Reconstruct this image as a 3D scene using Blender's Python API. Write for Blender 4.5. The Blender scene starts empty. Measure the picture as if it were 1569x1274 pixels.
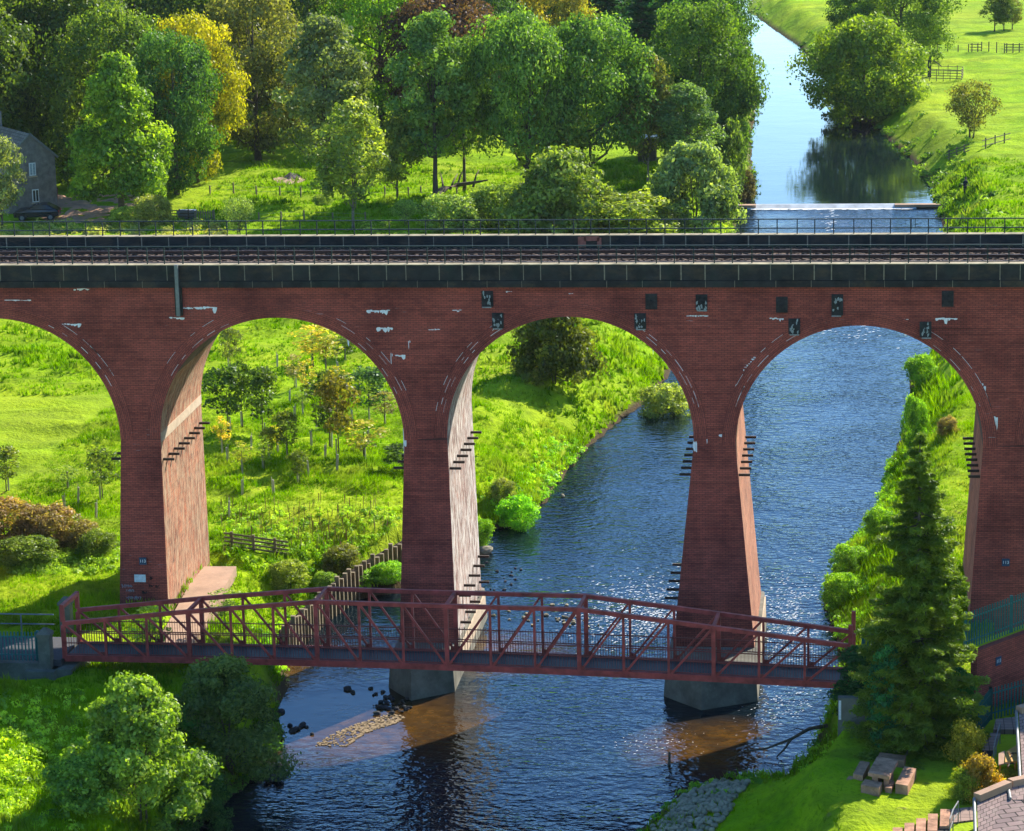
import bpy, math, random
import numpy as np
from math import sin, cos, tan, atan, radians, pi, sqrt
from mathutils import Vector, Matrix

SC = bpy.context.scene
COL = SC.collection
rng = np.random.default_rng(7)
random.seed(7)

# ------------------------------------------------------------------ camera
PW, PH, F = 1569.0, 1274.0, 4300.0
CAMP = np.array([0.0, -123.0, 40.9])
YAW, PITCH, ROLL = atan(546 / F), radians(13.0), radians(1.35)
_fw = np.array([-sin(YAW) * cos(PITCH), cos(YAW) * cos(PITCH), -sin(PITCH)])
_r = np.array([cos(YAW), sin(YAW), 0.0])
_u = np.cross(_r, _fw)
CR = _r * cos(ROLL) - _u * sin(ROLL)
CU = _u * cos(ROLL) + _r * sin(ROLL)
CF = _fw

def ray(px, py): return CF + CR * (px - PW / 2) / F - CU * (py - PH / 2) / F
def on_z(px, py, z):
    d = ray(px, py); return CAMP + d * ((z - CAMP[2]) / d[2])
def on_y(px, py, y):
    d = ray(px, py); return CAMP + d * ((y - CAMP[1]) / d[1])
def depth(P): return float((np.asarray(P, float) - CAMP) @ CF)

cam = bpy.data.cameras.new("camera"); cam_o = bpy.data.objects.new("camera", cam); COL.objects.link(cam_o)
cam.sensor_width = 36; cam.lens = 36 * F / PW; cam.clip_start = 1; cam.clip_end = 4000
M = Matrix([[CR[0], CU[0], -CF[0], CAMP[0]], [CR[1], CU[1], -CF[1], CAMP[1]], [CR[2], CU[2], -CF[2], CAMP[2]], [0, 0, 0, 1]])
cam_o.matrix_world = M
SC.camera = cam_o

# ------------------------------------------------------------------ world, sun, exposure
SUN_AZ, SUN_EL = radians(30.5), radians(33)      # azimuth from +Y towards +X
w = bpy.data.worlds.new("World"); SC.world = w; w.use_nodes = True
nt = w.node_tree; nt.nodes.clear()
sky = nt.nodes.new('ShaderNodeTexSky'); sky.sky_type = 'NISHITA'; sky.sun_disc = False
sky.sun_elevation = SUN_EL; sky.sun_rotation = SUN_AZ
sky.air_density = 1.0; sky.dust_density = 0.4; sky.ozone_density = 3.0
bg = nt.nodes.new('ShaderNodeBackground'); bg.inputs[1].default_value = 0.125
wo = nt.nodes.new('ShaderNodeOutputWorld')
hsv = nt.nodes.new('ShaderNodeHueSaturation'); hsv.inputs['Saturation'].default_value = 1.25
nt.links.new(sky.outputs[0], hsv.inputs['Color']); nt.links.new(hsv.outputs[0], bg.inputs[0]); nt.links.new(bg.outputs[0], wo.inputs[0])
SUNV = Vector((sin(SUN_AZ) * cos(SUN_EL), cos(SUN_AZ) * cos(SUN_EL), sin(SUN_EL)))
sl = bpy.data.lights.new("sun", 'SUN'); sl.energy = 5.0; sl.angle = radians(0.5); sl.color = (1, 0.93, 0.8)
so = bpy.data.objects.new("sun", sl); COL.objects.link(so)
so.rotation_euler = (-SUNV).to_track_quat('-Z', 'Y').to_euler()
SC.view_settings.view_transform = 'Standard'; SC.view_settings.look = 'None'
SC.view_settings.exposure = 1.2; SC.view_settings.gamma = 1.0
SC.cycles.use_denoising = True
SC.cycles.max_bounces = 6; SC.cycles.diffuse_bounces = 3; SC.cycles.glossy_bounces = 3
SC.cycles.transmission_bounces = 3; SC.cycles.transparent_max_bounces = 6
SC.cycles.caustics_reflective = False; SC.cycles.caustics_refractive = False
SC.cycles.sample_clamp_indirect = 5

# ------------------------------------------------------------------ helpers
def tag(o, label=None, cat=None, group=None, kind=None):
    if label: o['label'] = label
    if cat: o['category'] = cat
    if group: o['group'] = group
    if kind: o['kind'] = kind
    return o
def empty(name, loc=(0, 0, 0), rz=0.0, label=None, cat=None, group=None):
    o = bpy.data.objects.new(name, None); COL.objects.link(o)
    o.location = Vector([float(v) for v in loc]); o.rotation_euler = (0, 0, rz); o.empty_display_size = .2
    return tag(o, label, cat, group)
def inst(name, mesh, parent=None, loc=None, color=None):
    o = bpy.data.objects.new(name, mesh); COL.objects.link(o)
    if parent: o.parent = parent
    if loc is not None: o.location = Vector([float(v) for v in loc])
    if color: o.color = (*color, 1)
    return o

class MB:
    def __init__(s): s.v = []; s.f = []; s.uv = []; s.m = []
    def face(s, pts, uv=None, m=0):
        n = len(s.v); s.v += [tuple(float(c) for c in p) for p in pts]
        s.f.append(tuple(range(n, n + len(pts)))); s.uv.append(uv); s.m.append(m)
    def hexa(s, P, m=0, skip=()):
        # P: 8 points, 0-3 bottom ccw, 4-7 top
        F_ = [(0, 3, 2, 1), (4, 5, 6, 7), (0, 1, 5, 4), (1, 2, 6, 5), (2, 3, 7, 6), (3, 0, 4, 7)]
        n = len(s.v); s.v += [tuple(float(c) for c in p) for p in P]
        for i, f in enumerate(F_):
            if i in skip: continue
            s.f.append(tuple(n + k for k in f)); s.uv.append(None); s.m.append(m)
    def box(s, c, d, m=0, rz=0.0):
        hx, hy, hz = d[0] / 2, d[1] / 2, d[2] / 2
        cs, sn = cos(rz), sin(rz); P = []
        for z in (-hz, hz):
            for x, y in ((-hx, -hy), (hx, -hy), (hx, hy), (-hx, hy)):
                P.append((c[0] + x * cs - y * sn, c[1] + x * sn + y * cs, c[2] + z))
        s.hexa(P, m); return s
    def bar(s, a, b, wd, ht, m=0):
        a = Vector([float(x) for x in a]); b = Vector([float(x) for x in b]); d = (b - a).normalized()
        up = Vector((0, 0, 1)) if abs(d.z) < .98 else Vector((0, 1, 0))
        sd = d.cross(up).normalized() * (wd / 2); u2 = sd.cross(d).normalized() * (ht / 2)
        P = [a - sd - u2, a + sd - u2, b + sd - u2, b - sd - u2, a - sd + u2, a + sd + u2, b + sd + u2, b - sd + u2]
        s.hexa(P, m); return s
    def tube(s, pts, rad, n=6, m=0, cap=True):
        pts = [Vector([float(x) for x in p]) for p in pts]; rings = []
        for i, p in enumerate(pts):
            d = (pts[min(i + 1, len(pts) - 1)] - pts[max(i - 1, 0)]).normalized()
            a = d.cross(Vector((0.3, 1, 0.1)) if abs(d.y) < .9 else Vector((1, 0, 0))).normalized(); b = d.cross(a)
            st = len(s.v)
            for k in range(n):
                t = 2 * pi * k / n; s.v.append(tuple(p + (a * cos(t) + b * sin(t)) * rad[i]))
            rings.append(st)
        for i in range(len(pts) - 1):
            for k in range(n):
                k2 = (k + 1) % n
                s.f.append((rings[i] + k, rings[i] + k2, rings[i + 1] + k2, rings[i + 1] + k)); s.uv.append(None); s.m.append(m)
        if cap:
            s.f.append(tuple(rings[-1] + k for k in range(n))); s.uv.append(None); s.m.append(m)
            s.f.append(tuple(rings[0] + k for k in reversed(range(n)))); s.uv.append(None); s.m.append(m)
        return s
    def prism(s, poly, z0, z1, m=0, top=None):
        # poly ccw list of (x, y); optional different top polygon
        top = top or poly; n = len(poly)
        s.face([(x, y, z1) for x, y in top], m=m)
        for i in range(n):
            j = (i + 1) % n
            s.face([(*poly[i], z0), (*poly[j], z0), (*top[j], z1), (*top[i], z1)], m=m)
        return s
    def mesh(s, name, mats, smooth=False):
        me = bpy.data.meshes.new(name); me.from_pydata(s.v, [], s.f)
        uvl = me.uv_layers.new(name="UVMap"); V = np.array(s.v) if s.v else np.zeros((0, 3))
        data = []
        for f, uv in zip(s.f, s.uv):
            if uv is None:
                P = V[list(f)]; nn = np.cross(P[1] - P[0], P[-1] - P[0]); a = np.abs(nn)
                if a[2] >= a[0] and a[2] >= a[1]: uv = P[:, :2]
                elif a[0] > a[1]: uv = P[:, 1:]
                else: uv = P[:, [0, 2]]
            data.append(np.asarray(uv, float).reshape(-1))
        if data: uvl.data.foreach_set('uv', np.concatenate(data).astype(np.float32))
        for mt in (mats if isinstance(mats, (list, tuple)) else [mats]): me.materials.append(mt)
        me.polygons.foreach_set('material_index', np.array(s.m, np.int32))
        if smooth: me.polygons.foreach_set('use_smooth', np.ones(len(s.f), bool))
        me.update(); return me
    def build(s, name, mats, parent=None, smooth=False, color=None):
        return inst(name, s.mesh(name, mats, smooth), parent, color=color)

def np_mesh(name, V, F4, mat, tint=None, smooth=False):
    me = bpy.data.meshes.new(name); nv, nf, k = len(V), len(F4), F4.shape[1]
    me.vertices.add(nv); me.vertices.foreach_set('co', V.astype(np.float32).ravel())
    me.loops.add(nf * k); me.loops.foreach_set('vertex_index', F4.astype(np.int32).ravel())
    me.polygons.add(nf); me.polygons.foreach_set('loop_start', np.arange(0, nf * k, k, dtype=np.int32))
    me.polygons.foreach_set('loop_total', np.full(nf, k, np.int32))
    if smooth: me.polygons.foreach_set('use_smooth', np.ones(nf, bool))
    if tint is not None:
        at = me.attributes.new('tint', 'FLOAT', 'POINT'); at.data.foreach_set('value', tint.astype(np.float32))
    me.materials.append(mat); me.update(); me.validate(); return me

# value noise in numpy
_perm = rng.random((256, 256))
def vnoise(x, y):
    xi = np.floor(x).astype(int); yi = np.floor(y).astype(int); fx = x - xi; fy = y - yi
    fx = fx * fx * (3 - 2 * fx); fy = fy * fy * (3 - 2 * fy)
    g = lambda a, b: _perm[a % 256, b % 256]
    return (g(xi, yi) * (1 - fx) + g(xi + 1, yi) * fx) * (1 - fy) + (g(xi, yi + 1) * (1 - fx) + g(xi + 1, yi + 1) * fx) * fy
def fbm(x, y, o=4):
    s = 0; a = .5
    for i in range(o): s = s + a * vnoise(x * 2 ** i + 17 * i, y * 2 ** i + 31 * i); a *= .5
    return s

# ------------------------------------------------------------------ materials
class NT:
    def __init__(s, name):
        s.mat = bpy.data.materials.new(name); s.mat.use_nodes = True; s.t = s.mat.node_tree; s.t.nodes.clear()
        s.out = s.t.nodes.new('ShaderNodeOutputMaterial')
    def n(s, typ, **kw):
        nd = s.t.nodes.new('ShaderNode' + typ)
        for k, v in kw.items():
            if k.startswith('i_'):
                key = k[2:]; key = int(key) if key.isdigit() else key.replace('_', ' ')
                s.set(nd.inputs[key], v)
            else: setattr(nd, k, v)
        return nd
    def set(s, sock, v):
        if isinstance(v, bpy.types.NodeSocket): s.t.links.new(v, sock)
        elif isinstance(v, bpy.types.Node): s.t.links.new(v.outputs[0], sock)
        else:
            if isinstance(v, tuple) and len(v) == 3 and sock.type == 'RGBA': v = (*v, 1)
            sock.default_value = v
    def mix(s, a, b, f, mode='MIX'):
        m = s.n('MixRGB', blend_type=mode); s.set(m.inputs[0], f); s.set(m.inputs[1], a); s.set(m.inputs[2], b); return m.outputs[0]
    def math(s, op, a, b=0.0, clamp=False):
        m = s.n('Math', operation=op, use_clamp=clamp); s.set(m.inputs[0], a); s.set(m.inputs[1], b); return m.outputs[0]
    def noise(s, vec, scale, detail=3, rough=.55, out=0):
        m = s.n('TexNoise'); s.set(m.inputs['Vector'], vec); m.inputs['Scale'].default_value = scale
        m.inputs['Detail'].default_value = detail; m.inputs['Roughness'].default_value = rough; return m.outputs[out]
    def mapping(s, vec, sc=(1, 1, 1), rot=(0, 0, 0)):
        m = s.n('Mapping'); s.set(m.inputs[0], vec); m.inputs['Scale'].default_value = sc; m.inputs['Rotation'].default_value = rot; return m.outputs[0]
    def ramp(s, v, a, b, lo=0.0, hi=1.0):
        m = s.n('MapRange'); s.set(m.inputs[0], v)
        for i, x in zip((1, 2, 3, 4), (a, b, lo, hi)): m.inputs[i].default_value = x
        return m.outputs[0]
    def geo(s): return s.n('NewGeometry').outputs['Position']
    def objc(s): return s.n('TexCoord').outputs['Object']
    def uvc(s): return s.n('TexCoord').outputs['UV']
    def bump(s, h, st=.5, dist=.1):
        b = s.n('Bump'); b.inputs['Strength'].default_value = st; b.inputs['Distance'].default_value = dist; s.set(b.inputs['Height'], h); return b.outputs[0]
    def principled(s, col, rough=.8, spec=.3, metal=0.0, normal=None):
        p = s.n('BsdfPrincipled'); s.set(p.inputs['Base Color'], col); s.set(p.inputs['Roughness'], rough)
        p.inputs['Specular IOR Level'].default_value = spec; p.inputs['Metallic'].default_value = metal
        if normal is not None: s.set(p.inputs['Normal'], normal)
        s.t.links.new(p.outputs[0], s.out.inputs[0]); return p

def simple(name, col, rough=.7, spec=.3, metal=0.0, vary=.25, scale=6.0, bump=.0):
    t = NT(name); g = t.geo(); nz = t.noise(g, scale, 4, .6)
    c2 = tuple(c * (1 - vary) for c in col); c1 = tuple(min(1, c * (1 + vary)) for c in col)
    c = t.mix(c2, c1, t.ramp(nz, .3, .7))
    t.principled(c, rough, spec, metal, t.bump(nz, bump, .05) if bump else None); return t.mat

def mat_brick(name, c1, c2, mortar, pale=0.0, palecol=(.5, .4, .34), dark=.5, row=.085, ms=.012):
    t = NT(name); uv = t.uvc(); g = t.geo()
    b = t.n('TexBrick', i_Scale=1.0, i_Color1=c1, i_Color2=c2, i_Mortar=mortar)
    t.set(b.inputs['Vector'], uv); b.inputs['Mortar Size'].default_value = ms; b.inputs['Brick Width'].default_value = .26
    b.inputs['Row Height'].default_value = row; b.inputs['Bias'].default_value = -.1; b.inputs['Mortar Smooth'].default_value = .3
    col = b.outputs[0]
    # tone of individual courses
    cz = t.noise(t.mapping(uv, (.18, 8, 1)), 1.0, 3, .6)
    col = t.mix(col, t.mix(col, (.55, .55, .55), 1.0, 'MULTIPLY'), t.ramp(cz, .48, .7, 0, .75))
    # soot / damp
    n1 = t.noise(g, .35, 5, .6)
    col = t.mix(col, t.mix(col, (dark, dark, dark * 1.1), 1.0, 'MULTIPLY'), t.ramp(n1, .42, .68))
    n3 = t.noise(g, 2.2, 5, .65)
    col = t.mix(col, t.mix(col, (1.35, 1.2, 1.15), 1.0, 'MULTIPLY'), t.ramp(n3, .45, .75))
    # lime leached out of joints: thin horizontal lines
    l1 = t.noise(t.mapping(g, (1.1, 1.1, 16)), 1.0, 3, .6)
    l2 = t.noise(g, .22, 3, .6)
    lm = t.math('MULTIPLY', t.ramp(l1, .66, .72), t.ramp(l2, .5, .62), True)
    col = t.mix(col, (.42, .34, .36), t.math('MULTIPLY', lm, .7))
    if pale > 0:
        pn = t.noise(t.mapping(g, (1, 2.4, .4)), 2.2, 6, .75)
        col = t.mix(col, palecol, t.math('MULTIPLY', t.ramp(pn, .43, .57), pale))
        pn2 = t.noise(t.mapping(g, (1, 3, .6)), 3.5, 5, .7)
        col = t.mix(col, (.045, .035, .035), t.ramp(pn2, .52, .62, 0, .8))
    h = t.math('ADD', b.outputs['Fac'], t.noise(g, 14, 3, .6))
    t.principled(col, .9, .15, 0, t.bump(h, .35, .02)); return t.mat

M_BRICK = mat_brick('red_brick', (.41, .095, .068), (.29, .068, .052), (.12, .045, .04))
M_SIDE = mat_brick('weathered_brick', (.46, .14, .055), (.34, .095, .04), (.30, .20, .15), .7, (.46, .34, .22))
M_SIDEW = mat_brick('limewashed_brick', (.28, .11, .075), (.20, .08, .06), (.28, .2, .16), 1.0, (.60, .55, .50))
M_TAN = mat_brick('tan_brick', (.44, .17, .10), (.40, .14, .09), (.38, .2, .13), .35, (.5, .3, .2))
M_SOFFIT = mat_brick('soot_shade_brick', (.16, .085, .065), (.11, .062, .05), (.13, .10, .085), .45, (.24, .21, .19))  # soot tone darkened further to paint the shade inside the arches

def mat_stone(name, col, green=.3, scale=1.5, vary=.4, moss=(.03, .06, .02)):
    t = NT(name); g = t.geo(); n1 = t.noise(g, scale, 6, .65); n2 = t.noise(g, scale * 7, 4, .6)
    c = t.mix(tuple(x * (1 - vary) for x in col), tuple(x * (1 + vary) for x in col), t.ramp(n1, .3, .7))
    c = t.mix(c, tuple(x * 1.8 for x in col), t.ramp(n2, .6, .8, 0, .6))
    n3 = t.noise(g, scale * .6, 4, .6)
    c = t.mix(c, moss, t.ramp(n3, .5, .7, 0, green))
    if name == 'sooted_stone': c = t.mix(c, (.085, .060, .040), t.ramp(t.noise(t.mapping(g, (.9, 1, 1.6)), 1.0, 5, .7), .5, .68, 0, .8))
    t.principled(c, .9, .2, 0, t.bump(n2, .4, .04)); return t.mat
M_SOOT = mat_stone('sooted_stone', (.028, .028, .028), .5, 1.5, .5, (.02, .04, .03))
M_MORT = simple('pale_mortar', (.30, .25, .18), .9)
M_COPE = mat_stone('coping_stone', (.30, .25, .16), .3, 2)
M_CONC = mat_stone('stained_concrete', (.16, .15, .12), .5, .9, .45, (.04, .05, .025))
M_APRON = mat_stone('apron_concrete', (.36, .23, .155), .15, .8, .2)
M_SAND = mat_stone('pale_sandstone', (.46, .36, .26), .1, 1.2, .2)
M_ROCK = mat_stone('river_rock', (.27, .235, .16), .4, 2.5, .5, (.05, .09, .03))
M_DROCK = mat_stone('wet_rock', (.04, .04, .045), .3, 2.5, .5)
M_RED = simple('red_steel_paint', (.33, .050, .042), .6, .3, 0, .45, 2.2)
M_DRED = simple('dull_red_steel', (.17, .028, .024), .55, .4, 0, .25, 3)
M_DECKB = simple('blue_black_decking', (.018, .036, .045), .6, .3, 0, .3, 4)
M_IRON = simple('dark_green_iron', (.006, .022, .022), .5, .4)
M_GFENCE = simple('green_palisade_paint', (.015, .13, .12), .5, .4, 0, .15)
M_GALV = simple('galvanised_steel', (.17, .18, .18), .6, .4, .2)
M_RUST = simple('rusty_iron', (.045, .028, .02), .8, .3, 0, .4)
M_RAIL = simple('rail_steel', (.07, .035, .025), .4, .5, .3, .3, 8)
M_BALLAST = mat_stone('track_ballast', (.10, .062, .042), .1, 9, .6)
M_TIMBER = mat_stone('weathered_timber', (.20, .16, .10), .3, 3, .35)
M_PLATE = mat_stone('mottled_iron_plate', (.035, .033, .036), .2, 4, .6)
M_LIME = simple('lime_crust', (.75, .74, .76), .9, .2, 0, .15)
M_BARK = mat_stone('tree_bark', (.10, .08, .06), .35, 5, .4, (.05, .06, .02))
M_BARKP = mat_stone('pale_bark', (.22, .19, .14), .3, 5, .4, (.08, .09, .03))
M_GUARD = simple('tree_guard_plastic', (.36, .34, .24), .7)
M_DLIME = simple('grey_lime_run', (.26, .28, .29), .9, .2, 0, .3)
M_WHITE = simple('white_paint', (.75, .76, .78), .5, .4, 0, .05)
M_BLUE = simple('blue_enamel', (.006, .045, .11), .4, .5, 0, .1)
M_SLATE = None

def mat_leaf():
    t = NT('leaf_foliage'); oi = t.n('ObjectInfo'); at = t.n('Attribute', attribute_name='tint')
    f = at.outputs['Fac']
    hs = t.n('HueSaturation'); t.set(hs.inputs['Color'], oi.outputs['Color'])
    t.set(hs.inputs['Value'], t.ramp(f, 0, 1, .95, 4.8)); t.set(hs.inputs['Hue'], t.ramp(f, 0, 1, .53, .47))
    hs.inputs['Saturation'].default_value = 1.0
    lc = t.mix(hs.outputs[0], (1.14, 1.0, .74), 1.0, 'MULTIPLY')
    d = t.n('BsdfDiffuse'); t.set(d.inputs[0], lc)
    tr = t.n('BsdfTranslucent'); t.set(tr.inputs[0], t.mix(lc, (1.35, 1.55, .4), 1.0, 'MULTIPLY'))
    m1 = t.n('MixShader', i_0=.45); t.set(m1.inputs[1], d.outputs[0]); t.set(m1.inputs[2], tr.outputs[0])
    gl = t.n('BsdfGlossy', i_1=.45); t.set(gl.inputs[0], (.8, .85, .9))
    m2 = t.n('MixShader', i_0=.02); t.set(m2.inputs[1], m1.outputs[0]); t.set(m2.inputs[2], gl.outputs[0])
    t.t.links.new(m2.outputs[0], t.out.inputs[0]); return t.mat
M_LEAF = mat_leaf()

def mat_grass(name, a, b, c, d, tall=1.0):
    t = NT(name); g = t.geo()
    n1 = t.noise(g, .06, 4, .6); n2 = t.noise(g, .5, 5, .65); n3 = t.noise(t.mapping(g, (1, 1, .3)), 4.5, 4, .7)
    col = t.mix(a, b, t.ramp(n2, .35, .65)); col = t.mix(col, c, t.ramp(n1, .45, .7)); col = t.mix(col, d, t.ramp(n3, .52, .74, 0, .7))
    h = t.math('ADD', t.math('MULTIPLY', n3, .5), n2)
    t.principled(col, .9, .1, 0, t.bump(h, .9, .5 * tall)); return t.mat
G1, G2, G3, G4 = (.17, .32, .001), (.28, .43, .002), (.38, .45, .012), (.06, .15, .001)
M_GRASS = None
def mat_blade():
    t = NT('grass_blades'); g = t.geo(); at = t.n('Attribute', attribute_name='tint')
    n1 = t.noise(g, .3, 4, .6); f = at.outputs['Fac']
    col = t.mix((.07, .19, .001), (.29, .45, .002), t.ramp(f, 0, 1)); col = t.mix(col, (.42, .40, .06), t.ramp(n1, .5, .75, 0, .8)); n4 = t.noise(t.mapping(g, (.12, .3, 1)), 1.0, 4, .65); col = t.mix(col, t.mix(col, (.55, .62, .9), 1.0, 'MULTIPLY'), t.ramp(n4, .46, .64, 0, 1))
    d = t.n('BsdfDiffuse'); t.set(d.inputs[0], col); tr = t.n('BsdfTranslucent'); t.set(tr.inputs[0], t.mix(col, (1.2, 1.3, .6), 1.0, 'MULTIPLY'))
    m1 = t.n('MixShader', i_0=.45); t.set(m1.inputs[1], d.outputs[0]); t.set(m1.inputs[2], tr.outputs[0])
    t.t.links.new(m1.outputs[0], t.out.inputs[0]); return t.mat
M_BLADE = mat_blade()

# ------------------------------------------------------------------ river outline and ground
WZ2 = 0.27                                    # level of the pool above the weir
def zl(L, z): return [tuple(on_z(x, y, z)[:2]) for x, y in L]
LB = [(-34, -62), (-30, -45)] + zl([(250, 1330), (300, 1265), (345, 1232), (395, 1190), (430, 1150), (425, 1100), (440, 1050), (436, 1005), (470, 965), (520, 930), (560, 917), (622, 904)], 0) \
   + zl([(650, 896), (700, 878), (733, 845), (752, 812), (800, 806), (828, 782), (850, 748), (898, 690), (958, 640), (1000, 608), (1016, 590)], 0)
LB += [tuple(on_z(1075, 480, 0)[:2]), tuple(on_z(1125, 400, 0)[:2]), tuple(on_z(1128, 335, 0)[:2])]
LB += zl([(1127, 310), (1158, 300), (1152, 250), (1150, 205), (1163, 150), (1155, 115), (1144, 60), (1128, 22), (1110, 5)], WZ2) + [(-30, 420), (-75, 640)]
RB = [(25, -62), (-2, -42)] + zl([(960, 1300), (985, 1270), (1010, 1248), (1045, 1216), (1110, 1196), (1200, 1190), (1240, 1155), (1262, 1110), (1283, 1060), (1288, 1000), (1268, 950), (1262, 905), (1288, 850), (1338, 800), (1362, 712), (1388, 650), (1396, 570), (1425, 545)], 0)
RB += [tuple(on_z(1447, 470, 0)[:2]), tuple(on_z(1449, 362, 0)[:2]), tuple(on_z(1440, 330, 0)[:2])]
RB += zl([(1438, 312), (1428, 290), (1402, 250), (1362, 215), (1335, 190), (1310, 165), (1270, 125), (1225, 72), (1180, 42), (1140, 12)], WZ2) + [(-17, 420), (-60, 640)]
POLY = np.array(LB + RB[::-1])

def seg_dist(P, L):
    L = np.array(L); best = np.full(len(P), 1e9)
    for a, b in zip(L[:-1], L[1:]):
        ab = b - a; t = np.clip(((P - a) @ ab) / (ab @ ab + 1e-9), 0, 1)
        best = np.minimum(best, np.hypot(*(P - (a + t[:, None] * ab)).T))
    return best
def inside(P, Q):
    Q = np.asarray(Q); r = np.zeros(len(P), bool); n = len(Q)
    for i in range(n):
        x1, y1 = Q[i]; x2, y2 = Q[(i + 1) % n]
        c = ((y1 > P[:, 1]) != (y2 > P[:, 1]))
        xi = (x2 - x1) * (P[:, 1] - y1) / (y2 - y1 + 1e-12) + x1
        r ^= c & (P[:, 0] < xi)
    return r
def sm(x): x = np.clip(x, 0, 1); return x * x * (3 - 2 * x)
BENCH = zl([(622, 850), (560, 882), (500, 935), (438, 1000), (470, 960), (520, 928), (560, 916), (622, 903)], .4)
APR = zl([(225, 1000), (325, 860), (385, 860), (345, 960), (320, 1010)], 2.6)
_sw0, _sw1 = on_z(1497, 1085, 3.2), on_z(1600, 1052, 3.2)
SUNK = [(_sw0[0] + .8, _sw0[1] + 1.0), (_sw1[0] + 6, _sw1[1] + 2.6), (24, 16), (6.3, 16), (6.0, -1)]
def river_d(X, Y):
    P = np.stack([np.ravel(X), np.ravel(Y)], 1).astype(float)
    dl = seg_dist(P, LB); dr = seg_dist(P, RB); ins = inside(P, POLY)
    return np.where(ins, -np.minimum(dl, dr), np.minimum(dl, dr)), (dl < dr)
def gz(X, Y):
    X = np.atleast_1d(np.asarray(X, float)); Y = np.atleast_1d(np.asarray(Y, float)); shp = X.shape
    x, y = X.ravel(), Y.ravel(); d, left = river_d(x, y)
    base = np.where(y > 141, WZ2, 0.0)
    wl = np.where(y > -2, 5.5, 2.6); wr = np.where(y > -3, 4.5, np.where(y < -17.5, 6.5, 2.2))
    wl = np.where(y > 140, 2.5, wl); wr = np.where(y > 140, 5.0, wr)
    wr = np.where(y < -9, np.interp(x, [-4, -1.7, -.2], [13, 8, 2.4]), wr)
    wd = np.where(left, wl, wr); Hh = np.where(left, 3.0, 3.1)
    n = fbm(x * .35, y * .35); n2 = fbm(x * 1.4 + 50, y * 1.4)
    prof = .12 + (Hh - base - .12) * sm(d / wd) ** .8
    z = base + prof + (n - .47) * np.clip(d / 4, 0, 1) * 1.1 + (n2 - .47) * np.clip(d / 1.5, 0, 1) * .35
    lawn = ((x > 0.5) & (y < -14)).astype(float)
    z = np.where(lawn > 0, base + prof + (n2 - .47) * .05, z)
    z = np.where(inside(np.stack([x, y], 1), APR), np.minimum(z, 2.35), z)
    z = np.where(inside(np.stack([x, y], 1), SUNK), np.minimum(z, 1.5), z)
    ben = inside(np.stack([x, y], 1), BENCH); z = np.where(ben, .45 + n2 * .2, z)
    z = z + np.where(left & (d > 0), 1.9 * sm((-31.0 - x) / 5) * sm((-12.5 - y) / 4) * sm((y + 80) / 10), 0)
    z = np.where(d < 0, base - .25 - 1.0 * sm(-d / 4), z)
    # valley sides rise away from the river
    z = z + np.where(left & (d > 0), np.clip((y - 170) * .055, 0, 40) * sm((d - 8) / 60), 0)
    z = z + np.where(~left & (d > 0), np.clip((y - 420) * .08, 0, 60) * sm(d / 30), 0)
    return z.reshape(shp)
def gz1(x, y): return float(gz([x], [y])[0])
def ground_at(px, py):
    z = 3.0
    for _ in range(8):
        P = on_z(px, py, z); z = .5 * z + .5 * gz1(P[0], P[1])
    P = on_z(px, py, z); return np.array([P[0], P[1], gz1(P[0], P[1])])

def axis(segs):
    out = []
    for a, b, s in segs: out += list(np.arange(a, b, s))
    return np.array(out + [segs[-1][1]])
xs = axis([(-420, -140, 14), (-140, -48, 2.5), (-48, 14, .36), (14, 40, 1.5), (40, 260, 12)])
ys = axis([(-150, -30, 5), (-30, 40, .36), (40, 80, .8), (80, 180, 1.1), (180, 340, 2.6), (340, 900, 14)])
GX, GY = np.meshgrid(xs, ys); GZ = gz(GX, GY)
V = np.stack([GX.ravel(), GY.ravel(), GZ.ravel()], 1); nx = len(xs); ny = len(ys)
ii = (np.arange(ny - 1)[:, None] * nx + np.arange(nx - 1)[None, :]).ravel()
Fq = np.stack([ii, ii + 1, ii + nx + 1, ii + nx], 1)
dd, _ = river_d(GX, GY)
t = NT('meadow_ground'); g = t.geo(); at = t.n('Attribute', attribute_name='tint').outputs['Fac']
n1 = t.noise(g, .07, 4, .6); n2 = t.noise(g, .45, 5, .65); n3 = t.noise(g, 3.8, 4, .7)
col = t.mix(G1, G2, t.ramp(n2, .35, .65)); col = t.mix(col, G3, t.ramp(n1, .45, .7, 0, .8)); col = t.mix(col, G4, t.ramp(n3, .5, .74, 0, .75)); n4 = t.noise(t.mapping(g, (.12, .3, 1)), 1.0, 4, .65); col = t.mix(col, t.mix(col, (.55, .62, .9), 1.0, 'MULTIPLY'), t.ramp(n4, .46, .64, 0, .9)); n6 = t.noise(g, .045, 3, .6); col = t.mix(col, (.30, .32, .03), t.ramp(n6, .45, .62, 0, .3)); n5 = t.noise(g, .9, 5, .7); col = t.mix(col, (.16, .13, .05), t.ramp(n5, .64, .74, 0, .7))
col = t.mix(col, (.07, .05, .025), t.ramp(at, .02, .10, 1, 0))       # wet margin and river bed
h = t.math('ADD', t.math('MULTIPLY', n3, .5), n2)
t.principled(col, .95, .05, 0, t.bump(h, .8, .4)); M_GRASS = t.mat
M_LAWN = mat_grass('lawn_grass', G1, G2, G3, G4, .3)
go = inst('ground', np_mesh('ground', V, Fq, M_GRASS, np.clip(dd.ravel(), 0, 10) / 10, True)); tag(go, 'bright green meadow and lawns either side of the river', kind='structure')

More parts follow.
